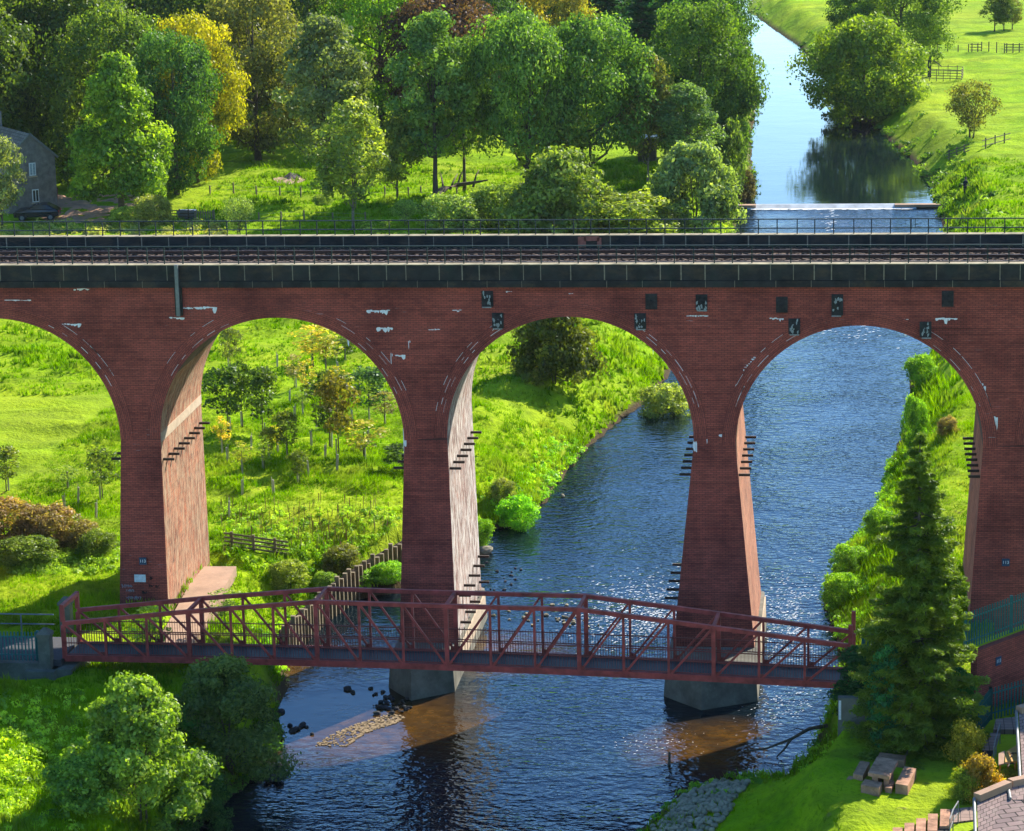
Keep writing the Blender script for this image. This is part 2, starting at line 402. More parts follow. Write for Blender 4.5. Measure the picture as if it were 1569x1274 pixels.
# ------------------------------------------------------------------ water
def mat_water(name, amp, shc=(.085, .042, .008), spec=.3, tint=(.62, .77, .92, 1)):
    t = NT(name); g = t.geo(); gm = t.mapping(g, (.9, 1.25, 1))
    a = t.noise(gm, 2.3, 2, .5); b = t.noise(gm, .8, 2, .5); big = t.noise(g, .16, 3, .5)
    wv = t.n('TexWave', i_Scale=.0); 
    h = t.math('ADD', t.math('MULTIPLY', a, .50), t.math('MULTIPLY', b, .45))
    h = t.math('MULTIPLY', h, t.ramp(big, .35, .65, .55 if amp > .1 else .1, 1.1))
    n2 = t.noise(g, .5, 4, .6); m = None
    for (sx_, sy_, r_) in ((-21.5, -7.5, 6.5), (-6, -9.5, 4.4), (-25, -1.5, 6), (-17, 3, 4), (-15.5, -9, 4)):
        d_ = t.n('VectorMath', operation='DISTANCE'); t.set(d_.inputs[0], g); d_.inputs[1].default_value = (sx_, sy_, 0); q_ = t.ramp(d_.outputs['Value'], r_ * .45, r_, 1, 0)
        m = q_ if m is None else t.math('MAXIMUM', m, q_)
    m = t.math('MULTIPLY', m, t.ramp(n2, .25, .55, .45, 1))
    shal = t.mix((.004, .009, .013), t.mix(shc, tuple(c * .45 for c in shc), t.ramp(t.noise(g, 1.6, 4, .65), .45, .65)), m)
    calm = t.n('VectorMath', operation='DISTANCE'); t.set(calm.inputs[0], g); calm.inputs[1].default_value = (-22.5, -6, 0)
    h = t.math('MULTIPLY', h, t.ramp(calm.outputs['Value'], 3.0, 6.5, .12, 1.0)) if amp > .1 else h
    nrm_ = t.bump(h, 1.0, amp)
    d = t.n('BsdfDiffuse'); t.set(d.inputs[0], shal)
    gl = t.n('BsdfGlossy', i_1=.045); gl.inputs[0].default_value = tint; t.set(gl.inputs['Normal'], nrm_)  # gloss tint paints a deeper blue into the mirrored sky
    fr = t.n('Fresnel', i_0=1.33); t.set(fr.inputs['Normal'], nrm_)
    mx = t.n('MixShader'); t.set(mx.inputs[0], fr.outputs[0]); t.set(mx.inputs[1], d.outputs[0]); t.set(mx.inputs[2], gl.outputs[0])
    t.t.links.new(mx.outputs[0], t.out.inputs[0]); return t.mat
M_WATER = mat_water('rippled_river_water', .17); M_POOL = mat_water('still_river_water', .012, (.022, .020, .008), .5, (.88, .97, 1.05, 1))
yw = on_z(1280, 314, .3)[1]
def water_sheet(name, y0, y1, z, mat, label):
    mb = MB(); mb.face([(-120, y0, z), (60, y0, z), (60, y1, z), (-120, y1, z)]); o = mb.build(name, mat)
    return tag(o, label, kind='structure')
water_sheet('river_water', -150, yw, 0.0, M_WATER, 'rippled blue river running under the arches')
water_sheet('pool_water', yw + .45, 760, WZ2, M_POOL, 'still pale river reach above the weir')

# ------------------------------------------------------------------ viaduct
ZT = on_y(784, 440, 0)[2]; ZS = on_y(784, 430, 0)[2]; ZP = on_y(784, 405, 0)[2]
VW = 8.2
def X0(px, py): return float(on_y(px, py, 0)[0])
via = empty('brick_viaduct', (0, 0, 0), 0, 'long red brick railway viaduct of tall round arches crossing the river', 'viaduct')
spans = []                                   # (xl, xr, zcrown)
for (l, r, cy) in ((247, 620, 487), (686, 1063, 485.5), (1127, 1506, 499)):
    xl, xr = X0(l, 690), X0(r, 690); spans.append([xl, xr, float(on_y((l + r) / 2, cy, 0)[2])])
x186 = X0(186, 690); aw = spans[0][1] - spans[0][0]
pitch_ = spans[1][0] - spans[0][0]; pw = pitch_ - aw
zc0 = float(on_y(30, 488, 0)[2])
spans = [[x186 - aw - pitch_, x186 - pitch_, zc0], [x186 - aw, x186, zc0]] + spans
x = spans[-1][1]
for k in range(4): spans.append([x + pw, x + pw + aw, zc0]); x += pitch_
XL, XR = spans[0][0] - pw, spans[-1][1] + pw
NSEG = 44
wall = MB(); zsp_min = 99
for k, (xl, xr, zc) in enumerate(spans):
    a = (xr - xl) / 2; xc = (xl + xr) / 2; zs = zc - a; spans[k].append(zs)
    th = np.linspace(pi, 0, NSEG + 1); px = xc + a * np.cos(th); pz = zs + a * np.sin(th)
    barrel = MB()
    for i in range(NSEG):
        x0, x1, z0, z1 = px[i], px[i + 1], pz[i], pz[i + 1]
        wall.face([(x0, 0, z0), (x1, 0, z1), (x1, 0, ZT), (x0, 0, ZT)])
        wall.face([(x1, VW, z1), (x0, VW, z0), (x0, VW, ZT), (x1, VW, ZT)])
        s0, s1 = a * (pi - th[i]), a * (pi - th[i + 1])
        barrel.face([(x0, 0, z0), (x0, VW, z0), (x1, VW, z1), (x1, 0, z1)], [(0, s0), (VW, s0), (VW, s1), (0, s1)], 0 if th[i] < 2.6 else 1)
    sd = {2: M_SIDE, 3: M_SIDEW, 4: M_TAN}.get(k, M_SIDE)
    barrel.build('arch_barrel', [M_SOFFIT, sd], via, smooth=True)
    w2 = .62
    for yy, sgn in ((-.03, 1), (VW + .03, -1)):
        ring = MB()
        for i in range(NSEG):
            t0, t1 = th[i], th[i + 1]
            p = lambda t, r, y: (xc + r * cos(t), y, zs + r * sin(t)); y0_ = 0 if sgn > 0 else VW
            q = [p(t0, a, yy), p(t1, a, yy), p(t1, a + w2, yy), p(t0, a + w2, yy)]
            u0, u1 = a * t0, a * t1; uv = [(u0, 0), (u1, 0), (u1, w2), (u0, w2)]
            if sgn < 0: q = q[::-1]; uv = uv[::-1]
            ring.face(q, uv)
            ring.face([p(t0, a, yy), p(t0, a, y0_), p(t1, a, y0_), p(t1, a, yy)])
            ring.face([p(t0, a + w2, y0_), p(t0, a + w2, yy), p(t1, a + w2, yy), p(t1, a + w2, y0_)])
        ring.build('arch_ring', M_BRICK, via)
# piers
pier_px = {1: [(186, 690), (186, 915), (250, 700), (262, 930)], 2: [(620.5, 690), (616, 920), (686, 700), (697, 920)], 3: [(1063, 690), (1039, 925), (1127, 700), (1149, 930)]}
edges = [(spans[i][1], spans[i + 1][0]) for i in range(len(spans) - 1)]
edges = [(XL, spans[0][0])] + edges + [(spans[-1][1], XR)]
PIER = {}
for k, (xa, xb) in enumerate(edges):
    zs = spans[min(k, len(spans) - 1)][3] if k < len(spans) else spans[-1][3]
    zsl = spans[max(k - 1, 0)][3]; zs = min(zs, zsl)
    # wall strip above the pier between the two springings
    zl_, zr_ = (spans[k - 1][3] if k > 0 else zs), (spans[k][3] if k < len(spans) else zs)
    wall.face([(xa, 0, zl_), (xb, 0, zr_), (xb, 0, ZT), (xa, 0, ZT)]); wall.face([(xb, VW, zr_), (xa, VW, zl_), (xa, VW, ZT), (xb, VW, ZT)])
    zb = -1.2
    pi_ = k - 1
    if pi_ in pier_px:
        q = pier_px[pi_]; P0, P1 = on_y(*q[0], 0), on_y(*q[1], 0); R0, R1 = on_y(*q[2], 0), on_y(*q[3], 0)
        sl_l = (P1[0] - P0[0]) / (P1[2] - P0[2]); sl_r = (R1[0] - R0[0]) / (R1[2] - R0[2])
    elif pi_ == 4:
        P0, P1 = on_y(1505, 700, 0), on_y(1487, 920, 0); sl_l = (P1[0] - P0[0]) / (P1[2] - P0[2]); sl_r = -sl_l
    else: sl_l, sl_r = .03, -.03
    xla, xrb = xa + sl_l * (zb - zs), xb + sl_r * (zb - zs)
    PIER[pi_] = (xa, xb, zs, sl_l, sl_r)
    b = MB(); yb0, yb1 = -.28, VW + .28
    T = [(xa, 0, zs), (xb, 0, zs), (xb, VW, zs), (xa, VW, zs)]; B = [(xla, yb0, zb), (xrb, yb0, zb), (xrb, yb1, zb), (xla, yb1, zb)]
    b.face([B[0], B[1], T[1], T[0]], m=0); b.face([B[1], B[2], T[2], T[1]], m=1); b.face([B[2], B[3], T[3], T[2]], m=0); b.face([B[3], B[0], T[0], T[3]], m=2)
    if zl_ > zs: b.face([(xa, 0, zs), (xa, VW, zs), (xa, VW, zl_), (xa, 0, zl_)], m=2); 
    if zr_ > zs: b.face([(xb, VW, zs), (xb, 0, zs), (xb, 0, zr_), (xb, VW, zr_)], m=1)
    if zl_ > zs or zr_ > zs:
        wall.face([(xa, 0, zs), (xb, 0, zs), (xb, 0, zr_), (xa, 0, zl_)]); wall.face([(xb, VW, zs), (xa, VW, zs), (xa, VW, zl_), (xb, VW, zr_)])
    sidem = {1: M_SIDE, 2: M_SIDEW, 3: M_TAN}.get(pi_, M_SIDE)
    b.build('pier', [M_BRICK, sidem, M_TAN], via)
wall.build('spandrel_wall', M_BRICK, via)
def pier_x(k, z, side):
    xa, xb, zs, sl_l, sl_r = PIER[k]; return (xb + sl_r * (z - zs)) if side > 0 else (xa + sl_l * (z - zs))
# stone band low in the arch of the left pier
zsb = spans[2][3]
b = MB(); xb_ = spans[2][0]
b.box((xb_ - .10, VW / 2, zsb + .05), (.27, VW - .1, .42)); b.build('springing_course', M_SAND, via)
# string course and parapets of separate blocks
def blocks(y0, y1, z0, z1, wmin, wmax, mats, name, joint=.028, parent=via, jm=True, xl=None, xr=None):
    b = MB(); x = XL if xl is None else xl; xe = XR if xr is None else xr
    if jm: b.box(((x + xe) / 2, (y0 + y1) / 2, (z0 + z1) / 2), (xe - x, (y1 - y0) - .03, z1 - z0 - .01), 1)
    while x < xe:
        wd = random.uniform(wmin, wmax); dy = random.uniform(0, .012)
        b.box((x + wd / 2, (y0 + y1) / 2, (z0 + z1) / 2 + random.uniform(-.004, .004)), (wd - joint * random.uniform(.6, 1.5), y1 - y0 + dy, z1 - z0), 0)
        x += wd
    return b.build(name, mats, parent)
blocks(-.20, .3, ZT + .005, ZS, 1.2, 2.2, [M_SOOT, M_MORT], 'string_course', .02)
blocks(VW - .3, VW + .2, ZT + .005, ZS, 1.2, 2.2, [M_SOOT, M_MORT], 'string_course', .02)
blocks(-.08, .36, ZS + .008, ZP - .03, .75, 1.55, [M_SOOT, M_MORT], 'near_parapet', .045)
ZPF = ZP
blocks(VW - .36, VW + .08, ZS + .008, ZPF - .03, .9, 2.0, [M_SOOT, M_MORT], 'far_parapet', .05)
for nm, (ya, yb_) in (('near_coping', (-.10, .38)), ('far_coping', (VW - .38, VW + .10))):
    b = MB(); b.box(((XL + XR) / 2, (ya + yb_) / 2, ZP - .012), (XR - XL, yb_ - ya, .03)); b.build(nm, M_COPE, via)
# brick patch in the far parapet
b = MB()
pc = on_y(903, 378, VW - .37); 
for (ax, az, wd, ht) in ((-.35, 0, .38, .62), (.12, .22, .7, .22), (.48, -.02, .2, .55)):
    b.box((pc[0] + ax, VW - .375, ZP - .38 + az), (wd, .04, ht))
b.build('brick_patch', simple('patch_brick', (.36, .12, .08), .9), via)
# deck, ballast
ZD = ZP - .60
b = MB(); b.box(((XL + XR) / 2, VW / 2, (ZT + ZD) / 2), (XR - XL, VW - .75, ZD - ZT)); b.build('ballast_bed', M_BALLAST, via)
b = MB()
for yy in np.arange(.6, VW - .5, .22):
    xx = XL
    while xx < XR:
        r = random.uniform(.05, .11); b.box((xx, yy + random.uniform(-.1, .1), ZD + .01), (r * 2, r * 1.6, r * 1.1), 0, random.uniform(0, 3)); xx += random.uniform(.12, .5)
o = b.build('loose_ballast', M_BALLAST, via); o['kind'] = 'stuff'
# tracks
for yc, lb in ((5.35, 'far railway track of rusty rails beside the far parapet'), (2.2, 'near railway track hidden behind the near parapet')):
    tr = empty('railway_track', ((XL + XR) / 2, yc, ZD), 0, lb, 'railway track', 'railway tracks on the viaduct'); L = XR - XL
    for s in (-.72, .72):
        b = MB(); b.box((0, s, .17), (L, .07, .06)); b.box((0, s, .11), (L, .02, .08)); b.box((0, s, .06), (L, .13, .025)); b.build('rail', M_RAIL, tr)
    b = MB()
    for xx in np.arange(-L / 2, L / 2, .7): b.box((xx, 0, -.04), (.26, 2.5, .06))
    o = b.build('sleeper', M_TIMBER, tr); o['kind'] = 'stuff'
# railings on the parapets
def railing(y, zt, hts, h, label, sp, x0px, x1px, gaps):
    xa, xb = float(on_y(x0px, 380, y)[0]), float(on_y(x1px, 380, y)[0])
    rt = empty('iron_railing', (xa, y, zt), 0, label, 'railing')
    post = MB(); post.bar((0, 0, 0), (0, 0, h), .05, .05); pm = post.mesh('post', M_IRON)
    n = int((xb - xa) / sp)
    for i in range(n + 1):
        inst('post', pm, rt, (i * sp + (.06 if i % 3 == 0 else 0), 0, 0))
    for hh in hts:
        b = MB(); b.bar((0, -.002, hh), (xb - xa, -.002, hh), .045, .05); b.build('rail', M_IRON, rt)
    for gpx in gaps:
        gx = float(on_y(gpx, 380, y)[0]) - xa
        b = MB(); b.bar((gx - .09, 0, .26), (gx - .09, 0, h + .03), .03, .03); b.bar((gx + .09, 0, .26), (gx + .09, 0, h + .03), .03, .03); b.build('gate_joint', M_IRON, rt)
railing(VW - .12, ZP, (.70, .27), .70, 'dark green two bar railing along the far parapet of the viaduct', .88, -30, 1600, (290, 1399))
railing(.15, ZP, (.80,), .80, 'dark single bar railing along the near parapet of the viaduct', .86, -30, 1600, (711, 1306))

# pattress plates on the spandrels
plates = [(747, 458, .9), (763, 491, .6), (998, 462, 0), (981, 492, .7), (1075, 463, .6), (1198, 467, .1), (1217, 500, .5), (1283, 467, .5), (1452, 458, 0), (1418, 505, .9)]
for i, (px, py, pale) in enumerate(plates):
    P = on_y(px, py, 0); b = MB()
    wd, ht = .52, .70
    if px == 1283: ht = .95
    b.box((P[0], -.05, P[2]), (wd, .09, ht))
    o = b.build('wall_plate', M_PLATE, via)
    b = MB(); b.box((P[0] - .14, -.11, P[2]), (.07, .05, ht * .9)); b.box((P[0] + .14, -.11, P[2]), (.07, .05, ht * .9)); b.box((P[0], -.14, P[2]), (.11, .10, .14))
    b.tube([(P[0], -.12, P[2]), (P[0], -.24, P[2])], [.05, .05], 8)
    b.build('tie_bolt', M_PLATE, o)
    if pale > .4:
        b = MB()
        for q in range(9):
            cx, cz = P[0] + random.uniform(-.2, .2), P[2] + random.uniform(-.3, .3) * ht / .7; pts = []
            for k in range(8):
                a_ = 2 * pi * k / 8; rr = random.uniform(.5, 1.1); pts.append((cx + cos(a_) * .055 * rr, -.167 - q * .001, cz + sin(a_) * random.choice([.07, .13]) * rr))
            b.face(pts)
        b.box((P[0] + random.uniform(-.05, .05), -.06, P[2] - ht / 2 - .03), (wd * .8, .1, .05)); b.build('lime_run', M_DLIME, o)
# drain pipe
P0 = on_y(270, 406, -.2); P1 = on_y(273, 484, -.12)
b = MB(); b.box((P0[0], -.24, (P0[2] + P1[2]) / 2), (.16, .14, P0[2] - P1[2])); b.build('drain_pipe', M_GALV, via)
b = MB(); b.box((P0[0], -.09, (ZT + P1[2]) / 2), (.34, .14, ZT - P1[2])); b.build('pipe_backing', M_SOOT, via)
# lime stains: ragged flakes on the brick face
def stain(px, py, wd, ht, n=6, slope=0.0, y=-.006):
    P = on_y(px, py, 0); b = MB()
    for i in range(n):
        cx = P[0] + (i / (n - 1) - .5) * wd if n > 1 else P[0]; cz = P[2] + slope * (cx - P[0]) + random.uniform(-.02, .02)
        r = wd / n * random.uniform(.5, 1.3); hh = ht * random.choice([.3, .5, .8, 1.4, 2.4])
        pts = []
        for k in range(9):
            a_ = 2 * pi * k / 9; rr = random.uniform(.6, 1.1)
            zz = sin(a_) * (hh if sin(a_) < 0 else ht * .25) * rr
            pts.append((cx + cos(a_) * r * rr, y - i * .0008, cz + zz))
        b.face(pts)
    o = b.build('lime_stain', M_LIME, via); return o
for s in [(455, 473, 1.0, .1, 8, -.22), (474, 482, .6, .12, 6, -.45), (536, 507, .45, .3, 4, -.6), (290, 472, .5, .08, 6, 0), (316, 471, .8, .12, 6, 0), (124, 443, .6, .05, 5, 0), (28, 460, 1.0, .04, 7, 0),
          (160, 562, .2, .35, 3, -1.2), (148, 548, .3, .3, 3, -1), (270, 487, .5, .08, 4, 0), (105, 497, 1.0, .08, 7, 0), (580, 476, .9, .08, 9, 0), (590, 503, .6, .16, 5, 0), (627, 524, .06, .25, 2, 0), (600, 543, .06, .3, 2, 0),
          (613, 545, .3, .1, 3, 0), (610, 586, .14, .3, 2, -1), (621, 660, .15, .9, 3, 0), (622, 640, .3, .3, 4, -1), (674, 700, .14, .4, 2, 0), (665, 505, .4, .08, 4, 0), (700, 476, .3, .06, 4, 0),
          (940, 485, .5, .16, 5, -.4), (952, 492, .4, .1, 4, -.5), (1003, 520, .16, .35, 3, -1), (1015, 530, .2, .3, 3, -1), (1065, 680, .12, .6, 3, 0), (1130, 590, .12, .45, 3, .8), (1148, 557, .5, .06, 7, 1.1), (1180, 530, .4, .06, 6, .9),
          (1068, 484, .8, .08, 8, 0), (1190, 488, .5, .06, 6, 0), (1128, 605, .15, .35, 3, 1), (1110, 665, .3, .2, 3, .3), (1082, 670, .08, .3, 2, 0), (1450, 488, .8, .1, 7, 0), (1425, 518, .4, .1, 4, -.2), (1490, 578, .12, .25, 2, -1), (1507, 592, .12, .3, 2, -1),
          (1524, 640, .2, .25, 3, -.5), (1520, 735, .12, .35, 2, 0), (1512, 790, .1, .35, 2, 0), (1385, 490, .3, .04, 3, 0), (215, 695, .2, .25, 2, 0), (1255, 508, .3, .04, 4, 0), (780, 447, .2, .04, 3, 0), (875, 450, .12, .06, 2, 0)]:
    stain(*s)
# arc-shaped efflorescence along the backs of the arch rings
for k, ranges in ((1, [(25, 62)]), (2, [(20, 60), (112, 150)]), (3, [(12, 60), (120, 165)]), (4, [(15, 62), (118, 160)])):
    xl, xr, zc, zs = spans[k]; a = (xr - xl) / 2; xc = (xl + xr) / 2; b = MB()
    for lo, hi in ranges:
        for q in range(3):
            dg = lo + random.uniform(0, 6)
            rr = a + random.choice([.60, .60, .42, .26, .15])
            while dg < hi:
                L = random.uniform(1.5, 7); th_ = random.uniform(.006, .022)
                for st in range(3):
                    t0 = radians(dg + L * st / 3); t1 = radians(dg + L * (st + 1) / 3)
                    b.face([(xc + rr * cos(t0), -.034, zs + rr * sin(t0)), (xc + (rr + th_) * cos(t0), -.034, zs + (rr + th_) * sin(t0)), (xc + (rr + th_) * cos(t1), -.034, zs + (rr + th_) * sin(t1)), (xc + rr * cos(t1), -.034, zs + rr * sin(t1))])
                dg += L + random.uniform(2, 12)
    o = b.build('ring_efflorescence', M_LIME, via); o['kind'] = 'stuff'

# projecting iron brackets at the springings and near the pier feet
def bracket(k, side, z, ys_, ln=.52):
    for y in ys_:
        x = pier_x(k, z, side); b = MB()
        b.bar((x - side * .1, y, z), (x + side * ln, y, z), .10, .11); b.build('iron_bracket', M_RUST, via)
zb1 = float(on_y(256, 703, .4)[2]); bracket(1, 1, zb1, np.linspace(.3, 7.6, 8)); bracket(1, -1, zb1, np.linspace(.3, 7.6, 8))
zb2 = float(on_y(697, 717, .4)[2]); bracket(2, 1, zb2, np.linspace(.3, 7.4, 7)); bracket(2, -1, zb2, np.linspace(.3, 7.4, 7))
zb3 = float(on_y(1134, 727, .4)[2]); bracket(3, 1, zb3, np.linspace(.3, 7.6, 7)); bracket(3, -1, zb3, np.linspace(.3, 7.6, 7)); bracket(4, -1, zb3, np.linspace(.3, 7.6, 8))
z5 = float(on_y(325, 884, 7.0)[2]); bracket(1, 1, z5, np.linspace(3.2, 7.2, 3), .55)
z6 = float(on_y(737, 853, 7.8)[2]); bracket(2, 1, z6, np.linspace(1.2, 7.8, 5), .55); bracket(3, -1, z6 - .3, np.linspace(.8, 7.8, 6), .7)
bracket(2, 1, z6 - 1.3, np.linspace(1.2, 7.8, 5), .5)
# plinths with pointed cutwaters
def plinth(k, ztop, off, nose, zb=-1.4):
    xa, xb = pier_x(k, ztop, -1) - off, pier_x(k, ztop, 1) + off; o2 = .22
    xm = xa * .58 + xb * .42
    low = [(xa - o2, 0), (xa - o2, -nose + 1.9), (xm, -nose), (xb + o2, -nose + 1.4), (xb + o2, 0), (xb + o2, VW + .6), ((xa + xb) / 2, VW + 2.0), (xa - o2, VW + .6)]
    top = [(xa, 0), (xa, -nose + 2.2), (xm, -nose + .4), (xb, -nose + 1.7), (xb, 0), (xb, VW + .5), ((xa + xb) / 2, VW + 1.7), (xa, VW + .5)]
    b = MB(); b.prism(low, zb, ztop, 0, top); b.build('pier_plinth', M_CONC, via)
    b = MB(); b.box((xb + .02, VW / 2 + .2, ztop - .9), (.12, VW, 1.5)); b.build('plinth_facing', M_SAND, via)
zp2 = 1.5
plinth(2, zp2, .12, 4.3); plinth(3, zp2, .15, 4.9)
# concrete apron beside the left pier
z_ap = 2.9
A = [on_z(x, y, z_ap) for x, y in ((240, 985), (306, 868), (362, 868), (312, 955), (290, 1000))]
b = MB(); b.prism([(p[0], p[1]) for p in A][::-1][::-1], .5, z_ap); b.v = b.v
ap = b.build('concrete_apron', M_APRON, via)
# number plates, notice and scrawl on the piers
def text(body, P, size, mat, parent, name='painted_number'):
    c = bpy.data.curves.new(name, 'FONT'); c.body = body; c.size = size; c.align_x = 'CENTER'; c.align_y = 'CENTER'; c.extrude = .004
    o = bpy.data.objects.new(name, c); COL.objects.link(o); c.materials.append(mat)
    bpy.context.view_layer.update(); me = bpy.data.meshes.new_from_object(o.evaluated_get(bpy.context.evaluated_depsgraph_get()))
    bpy.data.objects.remove(o); o = bpy.data.objects.new(name, me); COL.objects.link(o); o.parent = parent
    o.location = Vector([float(v) for v in P]); o.rotation_euler = (pi / 2, 0, 0); return o
def numplate(px, py, y, parent, body='113'):
    P = on_y(px, py, y); b = MB(); b.box((P[0], y - .02, P[2]), (.34, .03, .34)); o = b.build('number_plate', M_BLUE, parent)
    text(body, (P[0], y - .04, P[2]), .20, M_WHITE, o); return o
numplate(219, 860, -.30, via); numplate(1541, 862, -.30, via)
P = on_y(215, 886, -.25); b = MB(); b.box((P[0], -.30, P[2]), (.54, .03, .36)); b.build('notice_board', simple('pale_notice', (.55, .62, .68), .5), via)
M_SCR = simple('chalk_scrawl', (.3, .28, .3), .9); M_SCD = simple('black_scrawl', (.03, .02, .02), .9)
for (px, py, sz, mt, n) in ((196, 898, .5, M_SCR, 7), (200, 905, .4, M_SCR, 6), (206, 916, .7, M_SCR, 10), (232, 886, .14, M_SCD, 4), (232, 898, .2, M_SCD, 5), (241, 899, .14, M_SCD, 4), (222, 908, .2, M_SCD, 6)):
    P = on_y(px, py, -.25); b = MB()
    for i in range(n):
        x = P[0] + (i / n - .5) * sz; z = P[2]; dx = random.uniform(-.05, .05); dz = random.uniform(.03, .1)
        b.bar((x, -.285, z - dz), (x + dx, -.285, z + dz), .02, .02)
        b.bar((x + dx, -.285, z + dz), (x + .05, -.285, z + random.uniform(-.05, .05)), .02, .02)
    b.build('graffiti', mt, via)

# ------------------------------------------------------------------ footbridge
ZB = 3.6
Pa, Pb = on_z(100, 1013, ZB), on_z(1303, 1056, ZB)
bl = float(np.hypot(*(Pb - Pa)[:2])); bdir = (Pb - Pa)[:2] / bl; brz = float(math.atan2(bdir[1], bdir[0])); BW = 1.95
fb = empty('footbridge', Pa, brz, 'dark red steel truss footbridge over the river in front of the piers', 'footbridge')
ctrl = [(0, 1.80), (3, 2.40), (6, 2.95), (9, 2.92), (12, 2.98), (15, 2.45), (18, 1.95)]
def hgt(s): return float(np.interp(s, [c[0] for c in ctrl], [c[1] for c in ctrl]))
def cam_(s): return .20 * (1 - ((s - 9) / 9) ** 2)
NP = 18
def node(s, side, top): 
    c = cam_(s); return (bl * s / NP, side * BW, (c + hgt(s) - .1) if top else c + .13)
for side in (0, 1):
    b = MB()
    for i in range(NP): b.bar(node(i, side, 0), node(i + 1, side, 0), .14, .26)
    b.build('bottom_chord', M_RED, fb)
    b = MB()
    for i in range(0, NP, 3): b.bar(node(i, side, 1), node(i + 3, side, 1), .17, .17)
    b.build('top_chord', M_RED, fb)
    for i in range(NP + 1):
        b = MB(); wd = .17 if i % 3 == 0 else .10; a = node(i, side, 0); c = node(i, side, 1)
        b.bar(a, (a[0], a[1], c[2] - .08), wd, wd * .9); b.build('vertical_post', M_RED, fb)
    for i in range(NP):
        b = MB()
        if i < 9: a, c = node(i, side, 1), node(i + 1, side, 0)
        else: a, c = node(i, side, 0), node(i + 1, side, 1)
        b.bar(a, c, .085, .085); b.build('diagonal', M_RED, fb)
        g_ = c if i < 9 else a; sx = -.2 if i < 9 else .2
        b = MB(); b.box((g_[0] + sx * .7, g_[1], g_[2] + .2), (.22, .05, .2)); b.build('gusset', M_DRED, fb)
for i in range(3, NP, 3):
    b = MB(); a = node(i, 0, 1); c = node(i, 1, 1); b.bar((a[0], .08, a[2]), (c[0], BW - .08, c[2]), .14, .14); b.build('cross_strut', M_RED, fb)
for s_, top_ in ((0, 2.55), (NP, 2.75)):
    x = bl * s_ / NP
    for side in (0, 1):
        z0 = hgt(s_) - .1 + .09
        b = MB(); b.bar((x, side * BW, z0), (x, side * BW, top_), .17, .155); b.build('end_post', M_RED, fb)
    if s_ == 0:
        b = MB(); b.bar((x, .1, top_ - .09), (x, BW - .1, top_ - .09), .17, .17); b.build('portal_beam', M_RED, fb)
b = MB()
for i in range(NP): b.hexa([(bl * i / NP, .08, cam_(i) + .12), (bl * (i + 1) / NP, .08, cam_(i + 1) + .12), (bl * (i + 1) / NP, BW - .08, cam_(i + 1) + .12), (bl * i / NP, BW - .08, cam_(i) + .12),
    (bl * i / NP, .08, cam_(i) + .19), (bl * (i + 1) / NP, .08, cam_(i + 1) + .19), (bl * (i + 1) / NP, BW - .08, cam_(i + 1) + .19), (bl * i / NP, BW - .08, cam_(i) + .19)])
b.build('deck', M_DECKB, fb)
for i in range(NP + 1):
    b = MB(); x = bl * i / NP; b.bar((x, .08, cam_(i) + .03), (x, BW - .08, cam_(i) + .03), .12, .16); b.build('floor_beam', M_DRED, fb)
for yy in (.13, BW - .13):
    b = MB(); n = int(bl / .115)
    for i in range(n): 
        x = (i + .5) * bl / n; s_ = x / bl * NP; c = cam_(s_); b.bar((x, yy, c + .22), (x, yy, c + 1.32), .016, .016)
    for i in range(NP):
        for h_, q in ((.28, .04), (.78, .04), (1.24, .04)): b.bar((bl * i / NP, yy, cam_(i) + h_), (bl * (i + 1) / NP, yy, cam_(i + 1) + h_), q, q)
    b.build('picket_railing', M_DRED, fb)
def bp(px, py, z): return on_z(px, py, z)

# ------------------------------------------------------------------ foliage generators
def leaf_quads(C, Nrm, size, asp=1.0):
    n = len(C); r = rng.normal(size=(n, 3)); u = np.cross(Nrm, r); u /= np.linalg.norm(u, axis=1)[:, None] + 1e-9
    v = np.cross(Nrm, u); v /= np.linalg.norm(v, axis=1)[:, None] + 1e-9
    s = (size * rng.uniform(.6, 1.4, n))[:, None]; k = Nrm * s * .15
    V = np.stack([C - u * s * asp, C - v * s * .55 + k, C + u * s * asp, C + v * s * .55 + k], 1).reshape(-1, 3)
    return V, np.arange(4 * n).reshape(-1, 4)
def prof(shape, u):
    if shape == 'round': return np.sqrt(np.clip(1 - (2 * u - 1) ** 2, 0, 1)) ** .8
    if shape == 'dome': return np.where(u < .35, .72 + .28 * u / .35, np.sqrt(np.clip(1 - ((u - .35) / .65) ** 2, 0, 1)))
    if shape == 'cone': return np.clip(1.02 - u, 0, 1) ** .75 * np.clip(u / .12 + .45, 0, 1)
    if shape == 'tall': return np.sin(pi * np.clip(u, 0.02, 1) ** .75) ** .55 * .95 + .03
    if shape == 'vase': return np.clip(.3 + u * 1.0, 0, 1) * np.sqrt(np.clip(1.05 - u ** 3, 0, 1))
    if shape == 'bush': return np.sqrt(np.clip(1 - (u * .98) ** 2, 0, 1)) * .9 + .1 * (1 - u)
